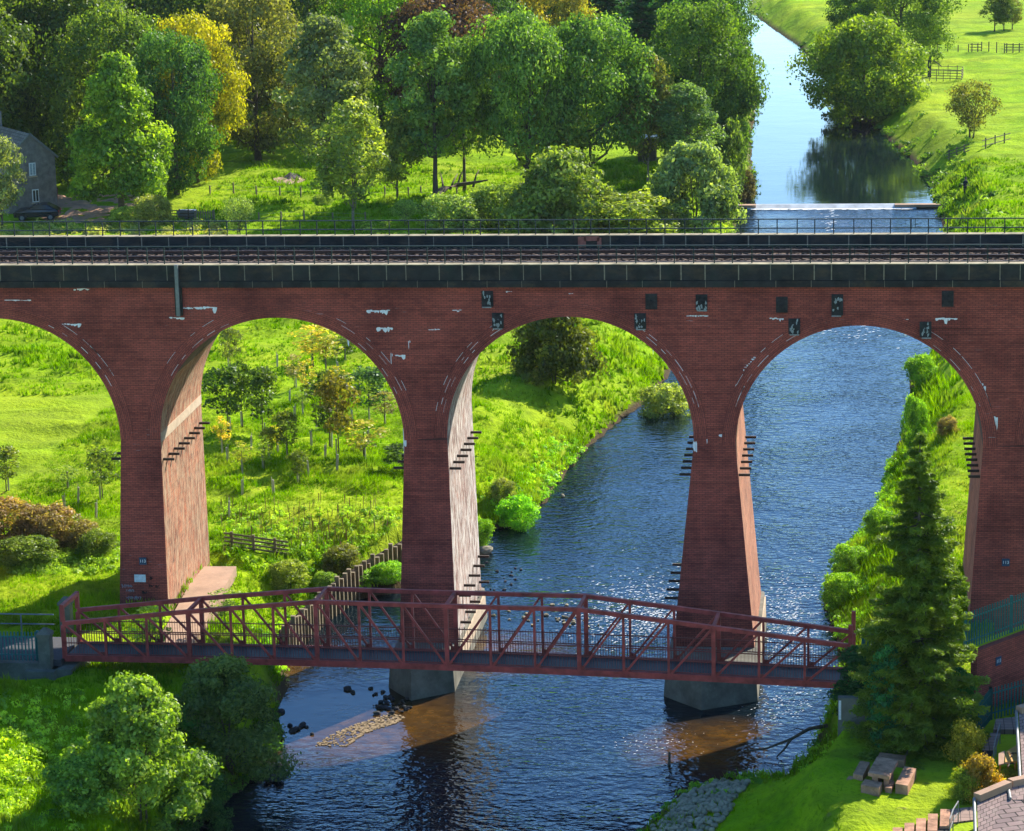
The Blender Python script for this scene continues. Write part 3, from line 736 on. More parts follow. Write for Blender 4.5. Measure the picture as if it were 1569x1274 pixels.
def tree_proto(name, H, W, z0, shape, ncl, nleaf, lsize, clr, trunk_r, limbs=9, bark=None, lean=0.0, shell=.55, flat=.75, multi=1, spires=0):
    R = W / 2; ncl = int(ncl * 2.4); clr *= .68; cs = []
    for i in range(ncl):
        u = rng.uniform(0, 1) ** (.85); a = rng.uniform(0, 2 * pi); rr = float(prof(shape, np.array(u))) * R * (1 - clr * .25)
        q = sqrt(rng.uniform(shell ** 2, 1)) * rng.uniform(.78, 1.16)
        cs.append((cos(a) * rr * q + lean * u, sin(a) * rr * q, z0 + u * (H - z0) * (1 - clr * .5)))
    for j in range(spires):
        a = rng.uniform(0, 2 * pi); q = rng.uniform(.1, .75) * R; u0 = float(np.sqrt(max(0, 1 - (q / R) ** 2))) * .8; hh = rng.uniform(.12, .3) * H
        for m_ in range(7): cs.append((cos(a) * q, sin(a) * q, z0 + (H * .93 - z0) * u0 * .9 + hh * m_ / 6))
    ncl = len(cs)
    cs = np.array(cs); cr = W * clr * np.clip(rng.lognormal(-.05, .38, ncl), .4, 2.0) * (.55 + .45 * np.clip(prof(shape, (cs[:, 2] - z0) / (H - z0)), 0, 1))
    if spires: cr[-7 * spires:] = W * .045
    k = rng.choice(ncl, nleaf, p=cr ** 1.8 / np.sum(cr ** 1.8))
    d = rng.normal(size=(nleaf, 3)); d[:, 2] += .35; outw = cs[k] * np.array([1, 1, 0]); outw /= np.linalg.norm(outw, axis=1)[:, None] + 1e-6
    d += outw * .5; d /= np.linalg.norm(d, axis=1)[:, None]
    rad = cr[k] * (.2 + .9 * rng.random(nleaf) ** .55 + np.abs(rng.normal(0, .22, nleaf)))
    C = cs[k] + d * rad[:, None] * np.array([1, 1, flat])
    C[:, 2] = np.maximum(C[:, 2], .05)
    nr = d + rng.normal(size=(nleaf, 3)) * .55; nr /= np.linalg.norm(nr, axis=1)[:, None]
    V, Fc = leaf_quads(C, nr, lsize)
    tint = np.clip(rng.normal(.40, .15, ncl)[k] + rng.normal(0, .15, nleaf) + .10 * (C[:, 2] / H - .5), 0, 1); tint = np.repeat(tint, 4)  # height term lightens crown tops, painting top light into the leaf tint
    crown = np_mesh(name + '_crown', V, Fc, M_LEAF, tint)
    b = MB()
    for mi in range(multi):
        ox, oy = (0, 0) if multi == 1 else (rng.uniform(-.3, .3) * trunk_r * 6, rng.uniform(-.3, .3) * trunk_r * 6)
        topz = H * .8; pts = []; rads = []; wob = rng.uniform(-.25, .25, 2) * R * (.25 if multi == 1 else 1.2)
        for i in range(7):
            t_ = i / 6; pts.append((ox + wob[0] * t_ ** 1.5 + lean * max(0, t_ * topz - z0) / (H - z0) + rng.uniform(-.03, .03) * W * .3, oy + wob[1] * t_ ** 1.5, -.3 + (topz + .3) * t_)); rads.append(trunk_r * (1.25 if i == 0 else 1) * (1 - .85 * t_) / (1 if multi == 1 else 1.5))
        b.tube(pts, rads, 7)
        for j in rng.choice(ncl, min(max(1, limbs // multi), ncl), replace=False):
            c = cs[j]; h0 = max(.12 * H, min(c[2] * rng.uniform(.4, .75), topz * .85)); t_ = (h0 + .3) / (topz + .3)
            i0 = min(5, int(t_ * 6)); fr = t_ * 6 - i0; p0 = Vector(pts[i0]).lerp(Vector(pts[i0 + 1]), fr)
            mid = p0.lerp(Vector(c), .5) + Vector((0, 0, -.05 * H)); r0 = trunk_r * (1 - .85 * t_) * .6
            b.tube([p0, mid, Vector(c)], [r0, r0 * .6, r0 * .2], 5)
    tm = b.mesh(name + '_trunk', bark or M_BARK, True)
    return dict(crown=crown, trunk=tm, H=H, W=W)
def _unused(): pass
def conifer_proto(name, H, W, nlev, lsize, trunk_r, dens=1.0, z0=.3, asp=1.3):
    Cs = []; Ns = []; b = MB(); b.tube([(0, 0, -.3), (0, 0, H * .5), (0, 0, H * .97)], [trunk_r, trunk_r * .6, .02], 7); tn = []
    for i in range(nlev):
        u = (i + rng.uniform(-.3, .3)) / nlev; u = min(max(u, 0), .985); z = z0 + u * (H - z0); R = W / 2 * (1 - u) ** .66 * rng.uniform(.78, 1.1) * (.62 + .38 * min(1, (1 - u) * 3)) + .10
        nb = int(5 + 9 * (1 - u))
        for j in range(nb):
            a = rng.uniform(0, 2 * pi); L = R * rng.uniform(.55, 1.15); e = Vector((cos(a) * L, sin(a) * L, z - L * rng.uniform(.02, .28)))
            if L > .8: b.tube([(0, 0, z), e], [.035, .01], 4, cap=False)
            n = int((14 + 55 * L) * dens); t_ = rng.uniform(.15, 1, n) ** .8; wv = (.1 + .22 * L * (1 - t_ * .6)); sd = rng.uniform(-1, 1, n) * wv
            P = np.stack([cos(a) * L * t_ - sin(a) * sd, sin(a) * L * t_ + cos(a) * sd, z + (e.z - z) * t_ + L * .12 * t_ ** 2 - np.abs(sd) * .35 + rng.normal(0, .05, n)], 1)
            Cs.append(P); nn = rng.normal(size=(n, 3)) * .6 + np.array([0, 0, 1]); Ns.append(nn / np.linalg.norm(nn, axis=1)[:, None]); tn.append(np.clip(rng.normal(.35, .1) + .22 * t_ + rng.normal(0, .1, n), 0, 1))
    V, Fc = leaf_quads(np.concatenate(Cs), np.concatenate(Ns), lsize, asp)
    return dict(crown=np_mesh(name + '_crown', V, Fc, M_LEAF, np.repeat(np.concatenate(tn), 4)), trunk=b.mesh(name + '_trunk', M_BARK), H=H, W=W)

K = {}
K['oak'] = tree_proto('oak', 17, 15, 1.2, 'dome', 75, 27000, .20, .135, .42, 12)
K['oak2'] = tree_proto('oak_b', 18, 13, .9, 'round', 72, 26000, .20, .14, .40, 12)
K['tall'] = tree_proto('tall', 18, 8.5, 4.6, 'tall', 66, 13500, .20, .16, .28, 14, shell=.35)
K['airy'] = tree_proto('airy', 13, 7, 3.0, 'tall', 60, 7500, .19, .15, .20, 22, M_BARKP, shell=.2, multi=2)
K['cone'] = tree_proto('pyramid', 16, 12, 1.6, 'cone', 100, 24000, .22, .115, .34, 10, shell=.5)
K['dome'] = tree_proto('dome', 16, 17, 4.6, 'dome', 100, 28000, .20, .11, .35, 16, shell=.45, multi=2)
K['small'] = tree_proto('small', 7, 4.6, 1.6, 'round', 36, 5200, .14, .17, .12, 10, shell=.3)
K['bush'] = tree_proto('bush', 6, 8, .2, 'bush', 70, 14000, .17, .13, .10, 8, shell=.5, multi=3)
K['bush2'] = tree_proto('bush_b', 5, 6, .1, 'round', 50, 9000, .15, .15, .08, 10, shell=.4, multi=3)
K['thorn'] = tree_proto('thorn', 5, 6.2, .8, 'vase', 50, 4200, .12, .14, .13, 26, shell=.2, multi=3)
K['river'] = tree_proto('river_tree', 13, 15, .8, 'dome', 110, 27000, .22, .11, .38, 14, shell=.5)
K['spruce'] = conifer_proto('spruce', 22, 8, 44, .26, .3, .55)
def make_tree(kind, P, H, W, color, label, cat='tree', group=None, name='tree', rz=None, yscale=None):
    p = K[kind]; r = empty(name, P, random.uniform(0, 6.28) if rz is None else rz, label, cat, group)
    sx = W / p['W']; r.scale = (sx, sx if yscale is None else yscale * sx, H / p['H'])
    inst('trunk', p['trunk'], r); inst('crown', p['crown'], r, color=color); return r
def px_tree(kind, bx, by, ty, wpx, color, label, name='tree', cat='tree', group=None, rz=None):
    P = ground_at(bx, by); H = float(on_y(bx, ty, P[1])[2] - P[2]); W = wpx * depth(P) / F
    return make_tree(kind, P, H, W, color, label, cat, group, name, rz)

DK = (.038, .060, .011); DK2 = (.026, .048, .018); OL = (.078, .088, .018); MID = (.058, .096, .012); GRY = (.070, .092, .046)
BRT = (.095, .165, .012); YEL = (.150, .146, .006); COP = (.045, .026, .024); TEAL = (.014, .045, .024); LIT = (.095, .125, .022); AUT = (.095, .10, .028)
WG = 'trees of the wood beyond the viaduct'
T = [
 ('oak', 20, 262, -60, 200, DK, 'huge dark tree at the top left corner, behind the stone house'),
 ('oak2', 118, 262, -45, 190, DK, 'dark broad tree behind the conical tree, left of the olive topped one'),
 ('oak', 175, 285, 18, 180, (.055, .085, .014), 'olive topped rounded tree rising directly behind the conical light green tree'),
 ('oak2', 60, 232, -90, 230, OL, 'tallest olive crown cut by the top left edge of the view'),
 ('cone', 187, 330, 88, 178, (.075, .125, .012), 'conical light green tree standing on the gravel drive'),
 ('oak2', 272, 300, 52, 122, (.035, .075, .018), 'dark blue green drooping tree in front of the autumn yellow tree'),
 ('oak2', 302, 280, 26, 122, YEL, 'golden yellow autumn tree at the edge of the wood'),
 ('oak2', 395, 245, -25, 150, (.085, .090, .028), 'greyish olive tree with browning leaves right of the golden tree'),
 ('oak', 330, 205, -70, 230, (.045, .070, .018), 'wide dull green crown behind the golden yellow tree'),
 ('tall', 500, 302, 26, 142, GRY, 'tall grey green willow with a thick trunk at the field edge'),
 ('airy', 540, 354, 160, 118, (.095, .125, .028), 'slender airy tree with bare grey stems just above the railing'),
 ('oak2', 585, 205, -60, 135, BRT, 'vivid bright green tree beside the copper beech'),
 ('oak', 690, 212, -10, 190, COP, 'copper beech with dark reddish brown leaves'),
 ('tall', 668, 305, 20, 130, (.060, .105, .028), 'tall mid green tree with thin trunk in front of the copper beech'),
 ('tall', 712, 296, 60, 85, (.052, .090, .022), 'narrow green tree close behind the fallen trunk in the field'),
 ('small', 609, 305, 190, 78, (.070, .090, .018), 'small round crowned tree alone in the sunlit field'),
 ('dome', 800, 302, 34, 190, (.058, .105, .022), 'large domed tree in the middle of the wood edge'),
 ('dome', 905, 292, 40, 215, (.045, .088, .020), 'broad domed green tree right of the middle of the wood edge'),
 ('small', 842, 300, 175, 125, LIT, 'lighter round tree in front of the domed trees'),
 ('airy', 990, 285, 88, 88, AUT, 'thin autumn brown tree with bare pale trunk by the shed'),
 ('oak2', 1070, 262, 8, 150, (.038, .070, .012), 'dark tree leaning towards the left bank of the pool'),
 ('oak2', 1112, 272, 85, 78, (.040, .078, .016), 'dark foliage tree right at the water on the left bank'),
 ('river', 1045, 235, 20, 130, (.045, .085, .016), 'green crown just behind the tree on the left bank of the pool'),
 ('tall', 1055, 296, 132, 100, (.060, .100, .040), 'grey green young willow behind the riverside willow bushes'),
 ('spruce', 790, 165, -60, 80, TEAL, 'dark blue green conifer right of the copper beech'),
 ('spruce', 930, 150, -70, 85, TEAL, 'dark conifer in the gap above the domed trees'),
 ('spruce', 985, 160, -60, 90, (.016, .055, .028), 'tallest teal conifer near the top of the wood'),
 ('spruce', 1030, 165, -50, 80, TEAL, 'dark conifer just left of the bend of the river'),
 ('oak2', 850, 175, -35, 110, (.13, .12, .02), 'yellowing broadleaf crown between dark conifers'),
 ('oak', 480, 195, -60, 190, (.050, .078, .022), 'dull green tree behind the tall grey willow'),
 ('oak2', 745, 190, -50, 110, (.030, .060, .020), 'dark green crown peeping over the copper beech'),
 ('oak', 1075, 150, -45, 150, (.040, .080, .020), 'distant green tree at the top beside the river bend'),
 ('oak2', 425, 150, -80, 170, (.055, .085, .018), 'far crown at the top edge between willow and golden tree'),
 ('oak', 640, 130, -110, 210, (.040, .070, .016), 'far dark crown at the top edge behind the copper beech'),
 ('oak', 900, 110, -110, 230, (.024, .055, .026), 'far bluish crown at the top edge behind the conifers'),
 ('oak2', 210, 180, -110, 240, (.045, .075, .014), 'far dark olive crown at the top edge of the wood on the left'),
 ('oak', 560, 130, -100, 170, (.050, .100, .016), 'far green crown above the vivid bright tree'),
 ('oak', 760, 100, -130, 210, (.030, .060, .022), 'far dark crown in the middle of the top edge'),
 ('oak', 1040, 95, -90, 170, (.030, .065, .024), 'far crown at the top edge nearest to the river bend'),
 ('oak', 100, 165, -150, 260, DK, 'far dark crown filling the top left behind the wood'),
 ('oak2', -45, 300, -40, 200, DK, 'dark tree cut by the left edge behind the stone house'),
]
for (k, bx, by, ty, wpx, c, lb) in T: px_tree(k, bx, by, ty - 8, wpx * (1.1 if k[:3] == 'oak' else 1.0), c, lb, group=WG)
# trees and bushes standing on their own
RBK = 'trees on the right bank meadow'
px_tree('small', 4, 352, 212, 68, (.085, .105, .055), 'grey olive tree in front of the stone house at the left edge')
px_tree('river', 1325, 193, 28, 180, (.070, .105, .012), 'large olive green tree overhanging the pool from the right bank', group=RBK)
px_tree('oak', 1380, 96, -55, 150, (.050, .085, .014), 'large tree behind the overhanging riverside tree', group=RBK)
px_tree('oak2', 1322, 75, -50, 110, (.042, .078, .014), 'dark green tree cut by the top edge right of the river', group=RBK)
px_tree('small', 1425, 84, 26, 48, (.070, .105, .020), 'low spreading tree at the end of the far field fence', group=RBK)
px_tree('thorn', 1489, 212, 128, 88, (.075, .080, .022), 'bare looking brownish hawthorn on the sunny right bank', group=RBK)
px_tree('small', 1524, 48, -14, 40, (.040, .065, .016), 'leftmost of three small field trees at the top right', group='three small trees in the far field')
px_tree('small', 1538, 47, -8, 36, (.045, .070, .018), 'middle one of three small field trees at the top right', group='three small trees in the far field')
px_tree('small', 1551, 45, 0, 34, (.075, .085, .03), 'rightmost of three small field trees at the top right', group='three small trees in the far field')
BG = 'bushes along the bank behind the parapet'
for (k, bx, by, ty, wpx, c, lb) in [
 ('bush', 865, 365, 232, 175, (.070, .100, .022), 'big olive green willow bush just above the railing'),
 ('bush', 1062, 352, 222, 150, (.085, .120, .052), 'grey green willow bush beside the weir'),
 ('bush2', 955, 362, 300, 150, LIT, 'low yellowish bush behind the railing left of the weir'),
 ('bush2', 905, 352, 290, 110, (.060, .085, .018), 'darker bush between the two willow bushes'),
 ('bush2', 760, 350, 285, 90, (.080, .120, .028), 'light green shrub left of the big willow bush'),
 ('bush2', 690, 356, 300, 90, (.105, .150, .045), 'pale green thicket on the meadow edge near the fallen trunk'),
 ('bush2', 1110, 300, 190, 70, (.045, .075, .02), 'dark shrub hanging over the left edge of the pool'),
 ('bush2', 1140, 312, 262, 36, (.05, .045, .03), 'brownish dying shrub at the left end of the weir pool'),
 ('thorn', 366, 362, 305, 60, (.10, .14, .05), 'thin pale bush in the field behind the railing'),
 ('thorn', 622, 345, 308, 50, (.11, .16, .05), 'small whitish green bush by the slender airy tree'),
 ('bush2', 235, 352, 300, 60, (.105, .120, .035), 'scrubby bush at the corner of the gravel drive'),
 ('bush2', 195, 350, 318, 55, (.12, .16, .03), 'yellow green scrub below the conical tree'),
 ('bush2', 495, 318, 298, 30, (.10, .14, .04), 'tiny round shrub beside the wire fence'),
 ('bush', 1315, 190, 145, 60, (.03, .05, .02), 'dark undergrowth at the foot of the overhanging riverside tree')]:
    px_tree(k, bx, by, ty, wpx, c, lb, name='bush', cat='bush', group=BG)
px_tree('bush', 848, 588, 470, 135, (.050, .062, .010), 'dark olive hawthorn on the sunny bank seen through the middle arch')
px_tree('bush2', 1020, 652, 590, 78, (.12, .15, .05), 'feathery willow bush growing from the water beside the third pier', name='bush', cat='bush')
px_tree('bush2', 795, 806, 762, 64, (.085, .20, .012), 'fresh green grassy shrub at the waterline right of the second pier', name='bush', cat='bush')
for bx, by, ty, wd, lb in ((1412, 590, 545, 50, 'green riverside shrub at the far end of the right bank'), (1400, 690, 610, 40, 'dark green riverside shrub half way along the right bank'), (1300, 880, 838, 60, 'leafy shrub on the right bank above the footbridge end'), (1290, 925, 880, 60, 'shrub on the right bank just behind the footbridge end'), (1345, 820, 780, 50, 'shrub leaning to the water left of the spruce')):
    px_tree('bush2', bx, by, ty, wd, (.085, .16, .014), lb, name='bush', cat='bush', group='shrubs along the right bank')

# ------------------------------------------------------------------ near trees
K['sprucebig'] = conifer_proto('garden_spruce', 13, 5.6, 50, .05, .16, 3.4, .1, 2.2)
K['column'] = tree_proto('column', 4.2, 1.25, .05, 'tall', 60, 9000, .06, .22, .05, 4, shell=.5)
K['maple'] = tree_proto('maple', 6.5, 5.6, .2, 'bush', 44, 26000, .105, .13, .08, 26, shell=.3, multi=4, spires=13)
K['nearbush'] = tree_proto('nearbush', 6, 5.5, .1, 'bush', 55, 26000, .085, .14, .10, 16, shell=.3, multi=3, spires=8)
K['sap'] = tree_proto('sapling', 3.2, 1.6, .9, 'round', 22, 1500, .085, .20, .035, 9, shell=.2)
K['sapthin'] = tree_proto('thin_sapling', 3.0, 1.1, .9, 'tall', 16, 420, .075, .20, .025, 12, shell=.1)
K['shrub'] = tree_proto('shrub', 1.4, 1.8, .05, 'bush', 40, 7000, .05, .18, .03, 10, shell=.4, multi=3)
px_tree('sprucebig', 1405, 1138, 660, 226, (.046, .076, .009), 'tall dark spruce in the garden beside the end of the footbridge')
px_tree('column', 1358, 1150, 975, 46, (.018, .085, .034), 'narrow bluish green columnar conifer against the spruce')
px_tree('column', 1318, 1098, 985, 74, (.012, .045, .012), 'dark conifer bush hiding the right end of the footbridge')
px_tree('column', 1468, 1112, 1018, 46, (.020, .075, .012), 'green conifer bush between the spruce and the brick wall')
px_tree('maple', 218, 1262, 1040, 200, (.085, .135, .022), 'sunlit maple bush with light leaves at the bottom left')
px_tree('nearbush', 350, 1180, 1008, 180, (.040, .066, .020), 'dark green riverside tree behind the maple bush')
px_tree('nearbush', 300, 1270, 1150, 120, (.022, .058, .014), 'dark low growth at the waterline under the maple bush', name='bush', cat='bush')
px_tree('shrub', 285, 1130, 1085, 70, (.030, .085, .012), 'low green shrub between the maple bush and the footbridge', name='bush', cat='bush')
px_tree('shrub', 120, 1240, 1165, 110, (.060, .115, .018), 'rank green bush left of the maple bush', name='bush', cat='bush')
px_tree('sapthin', 232, 1010, 925, 62, (.14, .20, .05), 'thin leafy stems poking up through the left part of the footbridge', name='bush', cat='bush')
px_tree('sapthin', 345, 962, 900, 55, (.10, .14, .04), 'straggly bush in front of the concrete apron', name='bush', cat='bush')
SG = 'saplings planted in the meadow behind the arches'
for (bx, by, ty, wd, k, c, lb) in [
 (350, 662, 562, 62, 'sap', (.030, .055, .012), 'leftmost of the dark leafy saplings seen through the second arch'),
 (372, 654, 552, 44, 'sap', (.034, .060, .012), 'dark narrow sapling between the two leftmost dark ones'),
 (403, 671, 562, 54, 'sap', (.032, .055, .010), 'dark leafy sapling left of the middle of the second arch'),
 (441, 702, 628, 38, 'sap', (.060, .080, .018), 'slim olive sapling in the middle of the second arch'),
 (506, 686, 566, 70, 'sap', (.040, .058, .010), 'largest dark sapling just right of the middle of the second arch'),
 (519, 696, 572, 60, 'sap', (.075, .070, .014), 'brown tinged sapling right beside the largest dark one'),
 (566, 645, 560, 56, 'sap', (.035, .070, .035), 'blue green sapling near the right side of the second arch'),
 (451, 594, 540, 36, 'sapthin', (.12, .11, .05), 'bare brownish sapling in the upper middle of the second arch'),
 (353, 566, 500, 34, 'sap', (.070, .085, .028), 'upper left sapling close under the second arch'),
 (470, 612, 548, 32, 'sapthin', (.16, .14, .03), 'yellowing thin sapling beside the bare brownish one'),
 (465, 635, 590, 24, 'sapthin', (.09, .13, .03), 'small thin sapling with a pale guard below the yellowing one'),
 (557, 706, 640, 66, 'sapthin', (.15, .15, .03), 'spreading yellow brown sapling at the right of the second arch'),
 (372, 727, 674, 34, 'sapthin', (.14, .15, .03), 'small sapling lowest at the left of the second arch'),
 (342, 694, 636, 28, 'sapthin', (.24, .19, .03), 'yellow sapling close to the first pier brackets'),
 (406, 720, 676, 28, 'sapthin', (.11, .15, .03), 'pale green little sapling on a stake left of the slim olive one'),
 (411, 705, 654, 26, 'sap', (.07, .09, .02), 'small dense sapling just left of the slim olive one'),
 (459, 740, 690, 30, 'sap', (.05, .07, .012), 'small dark sapling nearest the hurdle fence'),
 (528, 551, 518, 42, 'sap', (.040, .060, .018), 'dark sapling high at the right under the second arch'),
 (480, 562, 495, 60, 'sapthin', (.20, .17, .03), 'yellow green sapling clump at the top of the second arch'),
 (500, 570, 500, 52, 'sapthin', (.17, .17, .04), 'second yellowish sapling in the top clump of the second arch'),
 (424, 694, 650, 24, 'sapthin', (.22, .20, .03), 'tiny yellow sapling between the small dense one and the slim olive one'),
 (590, 650, 598, 40, 'sapthin', (.11, .10, .05), 'thin greyish sapling beside the right pier of the second arch'),
 (618, 722, 680, 52, 'sap', (.030, .055, .010), 'dark leafy sapling half hidden by the second pier'),
 (520, 612, 560, 44, 'sapthin', (.15, .14, .03), 'faint yellowing sapling behind the largest dark one'),
 (10, 752, 684, 50, 'sap', (.060, .080, .018), 'dark sapling at the left edge of the first arch'),
 (157, 764, 684, 52, 'sap', (.070, .100, .018), 'leaning sapling with pale guard left of the first pier'),
 (103, 748, 712, 34, 'sapthin', (.11, .15, .04), 'tiny faint sapling in the middle of the first arch')]:
    r = px_tree(k, bx, by, ty, wd, c, lb, name='sapling', cat='sapling', group=SG)
    b = MB(); sc = r.scale; b.tube([(.12, 0, -.2), (.12, 0, .9 * 1)], [.05, .05], 6); g_ = b.build('tree_guard', M_GUARD, r); g_.scale = (1 / sc[0], 1 / sc[1], 1 / sc[2])
gb = MB(); gb.tube([(0, 0, -.2), (0, 0, .85)], [.055, .055], 8); gb.bar((.09, 0, -.2), (.09, 0, 1.0), .035, .035); gm_ = gb.mesh('tree_guard', M_GUARD)
for (x, y) in [(425, 563), (444, 620), (385, 690), (349, 708), (517, 720), (498, 705), (473, 729), (477, 683), (553, 693), (371, 759), (420, 759), (451, 644), (519, 574), (351, 792), (120, 770), (99, 782), (147, 795), (564, 682), (540, 650)]:
    o = inst('tree_guard', gm_, None, ground_at(x, y)); tag(o, 'empty pale tree guard tube standing in the long grass', 'tree guard', 'empty tree guards in the meadow'); o.rotation_euler = (random.uniform(-.06, .06), random.uniform(-.06, .06), random.uniform(0, 3))

# brambles
for (bx, by, ty, wd, c, lb) in [(15, 835, 770, 110, (.115, .085, .045), 'large reddish brown bramble patch at the left edge'), (75, 838, 778, 90, (.11, .085, .05), 'brown dying bramble patch right of the largest one'), (120, 842, 800, 70, (.10, .085, .035), 'mixed brown and green brambles nearest the first pier'), (45, 862, 825, 90, (.06, .09, .02), 'green brambles in front of the brown patch'), (150, 850, 815, 60, (.07, .10, .02), 'green bramble clump close to the first pier'),
      (445, 905, 860, 60, (.10, .13, .03), 'rough bush at the top of the timber piling'), (525, 880, 838, 60, (.07, .08, .025), 'dark bush overhanging the timber piling'), (560, 905, 870, 70, (.09, .18, .02), 'lush green weeds on the bench below the timber piling'), (600, 900, 862, 50, (.09, .18, .016), 'lush green weeds against the second pier'), (500, 915, 878, 40, (.08, .13, .03), 'weeds at the foot of the timber piling'),
      (1452, 668, 640, 32, (.12, .095, .05), 'brownish dry bush on the right bank grass'), (735, 838, 795, 40, (.085, .16, .012), 'green weeds at the waterline beside the second pier'), (770, 770, 735, 40, (.10, .12, .035), 'dry brownish weeds above the grassy shrub')]:
    px_tree('bush2', bx, by, ty, wd, c, lb, name='bush', cat='bush', group='brambles and weeds around the piers')

# ------------------------------------------------------------------ garden at the bottom right
def shrub(px, py, ty, wd, c, lb): px_tree('shrub', px, py, ty, wd, c, lb, name='shrub', cat='shrub', group='shrubs in the riverside garden')
shrub(1480, 1168, 1108, 62, (.14, .13, .012), 'yellow and red shrub below the green palisade fence')
shrub(1478, 1130, 1098, 40, (.05, .10, .015), 'green shrub under the conifer bush by the flower pot')
shrub(1500, 1222, 1160, 66, (.12, .085, .015), 'orange red shrub beside the metal handrail')
shrub(1522, 1218, 1188, 44, (.32, .24, .008), 'bright yellow flowering shrub by the roof coping')
shrub(1475, 1225, 1180, 50, (.09, .12, .012), 'green and rust shrub at the edge of the lawn')
shrub(1545, 1200, 1180, 36, (.10, .13, .02), 'small green shrub beneath the wooden garden table')
def gbox(mb, c4, z0, z1, m=0): mb.prism([(p[0], p[1]) for p in c4], z0, z1, m)
def slab(name, pts, z, th, mat, label, cat, group=None, top=None):
    c4 = [on_z(x, y, z) for x, y in pts]; cen = sum(c4) / len(c4); b = MB()
    b.prism([(p[0] - cen[0], p[1] - cen[1]) for p in c4], -th, 0, 0); o = b.build(name, mat); o.location = Vector([float(v) for v in cen]); return tag(o, label, cat, group) if label else o
GL = gz1(*on_z(1345, 1190, 3.1)[:2])
# stone picnic table and blocks; polygons are listed counter-clockwise on the ground
tb = empty('stone_table', on_z(1352, 1195, GL), 0, 'stone slab picnic table on the lawn beside the stone blocks', 'picnic table')
def tslab(z, pts, th, name, mat, parent):
    c4 = [on_z(x, y, z) for x, y in pts]; L = parent.location; b = MB()
    b.prism([(p[0] - L.x, p[1] - L.y) for p in c4], z - th - L.z, z - L.z); return b.build(name, mat, parent)
M_TSTONE = mat_stone('reddish_garden_stone', (.38, .20, .12), .2, 2.5, .5)
tslab(GL + .62, [(1330, 1184), (1363, 1190), (1376, 1165), (1344, 1159)], .14, 'table_top', M_TSTONE, tb)
tslab(GL + .48, [(1336, 1189), (1345, 1191), (1352, 1176), (1343, 1174)], .5, 'pedestal', M_TSTONE, tb)
tslab(GL + .48, [(1354, 1192), (1362, 1193), (1369, 1176), (1360, 1175)], .5, 'pedestal', M_TSTONE, tb)
for i, (pts, h, lb) in enumerate([([(1307, 1186), (1322, 1189), (1333, 1168), (1318, 1166)], .34, 'dark stone block seat left of the stone table'), ([(1372, 1201), (1391, 1204), (1404, 1178), (1386, 1174)], .38, 'long sunlit stone block seat right of the stone table'),
    ([(1319, 1203), (1347, 1208), (1352, 1199), (1325, 1194)], .34, 'sunlit stone block seat in front of the stone table'), ([(1297, 1194), (1320, 1197), (1325, 1191), (1301, 1189)], .12, 'low flat stone at the left of the stone seats'), ([(1345, 1160), (1385, 1166), (1388, 1158), (1348, 1153)], .3, 'dark stone block seat behind the stone table'), ([(1356, 1207), (1366, 1208), (1371, 1197), (1364, 1195)], .2, 'small pale stone between table and right seat')]):
    slab('stone_block', pts, GL + h, h + .1, M_TSTONE, lb, 'stone block', 'stone seats around the stone table')
# stepping stones
for i, (x0, y0, lb) in enumerate([(1367, 1268, 'lowest left stepping stone at the bottom edge of the lawn'), (1385, 1261, 'second stepping stone from the left at the bottom edge'), (1403, 1254, 'third stepping stone from the left'), (1421, 1247, 'fourth stepping stone from the left, below the shrubs'), (1440, 1240, 'rightmost stepping stone half shaded by shrubs')]):
    slab('stepping_stone', [(x0, y0 + 26), (x0 + 15, y0 + 26), (x0 + 16, y0), (x0 + 1, y0)], GL + .14 + i * .03, .3, M_TSTONE, lb, 'stepping stone', 'stone steps at the lawn edge')
M_PAVE = NT('garden_paving'); g = M_PAVE.geo(); bk = M_PAVE.n('TexBrick', i_Scale=1.0, i_Color1=(.30, .20, .16), i_Color2=(.24, .16, .13), i_Mortar=(.05, .035, .03)); M_PAVE.set(bk.inputs['Vector'], g)
bk.inputs['Brick Width'].default_value = .34; bk.inputs['Row Height'].default_value = .34; bk.inputs['Mortar Size'].default_value = .014; bk.offset = 0
M_PAVE.principled(M_PAVE.mix(bk.outputs[0], (.12, .09, .08), M_PAVE.ramp(M_PAVE.noise(g, 1.5, 4), .5, .75, 0, .6)), .85); M_PAVE = M_PAVE.mat
for pts, lb, z in (([(1448, 1262), (1494, 1256), (1494, 1236), (1455, 1240)], 'paved strip between the stone steps and the slate roof', GL + .16), ([(1505, 1150), (1522, 1150), (1534, 1122), (1512, 1124)], 'paved strip below the palisade fence', GL + .16), ([(1522, 1118), (1560, 1118), (1560, 1098), (1526, 1102)], 'pale paved step beside the second roof', GL + .3)):
    slab('paving', pts, z, .25, M_PAVE, lb, 'paving')
slab('raised_lawn', [(1440, 1290), (1500, 1290), (1498, 1258), (1455, 1262)], GL + .10, .3, M_LAWN, 'small patch of lawn under the second handrail', 'lawn')
slab('raised_lawn', [(1512, 1178), (1560, 1172), (1560, 1120), (1533, 1122)], GL + .10, .3, M_LAWN, 'small bright lawn beside the wooden garden table', 'lawn')
def handrail(pts, z, lb):
    r = empty('metal_handrail', on_z(*pts[0], z), 0, lb, 'handrail', 'handrails beside the garden steps'); L = np.array(r.location); P = [on_z(x, y, z) - L for x, y in pts]
    b = MB(); up = np.array([0, 0, .85])
    for p, q in zip(P[:-1], P[1:]): b.bar(p + up, q + up, .04, .04); b.bar(p + up * .5, q + up * .5, .03, .03)
    b.build('rail', M_GALV, r)
    for p in P: b = MB(); b.bar(p, p + up, .04, .04); b.build('post', M_GALV, r)
    b = MB(); a, c = P[0], P[-1]; off = np.array([-.38, 0, .03]); b.bar(a + off, c + off, .42, .05); b.build('step_tread', M_SOOT, r)
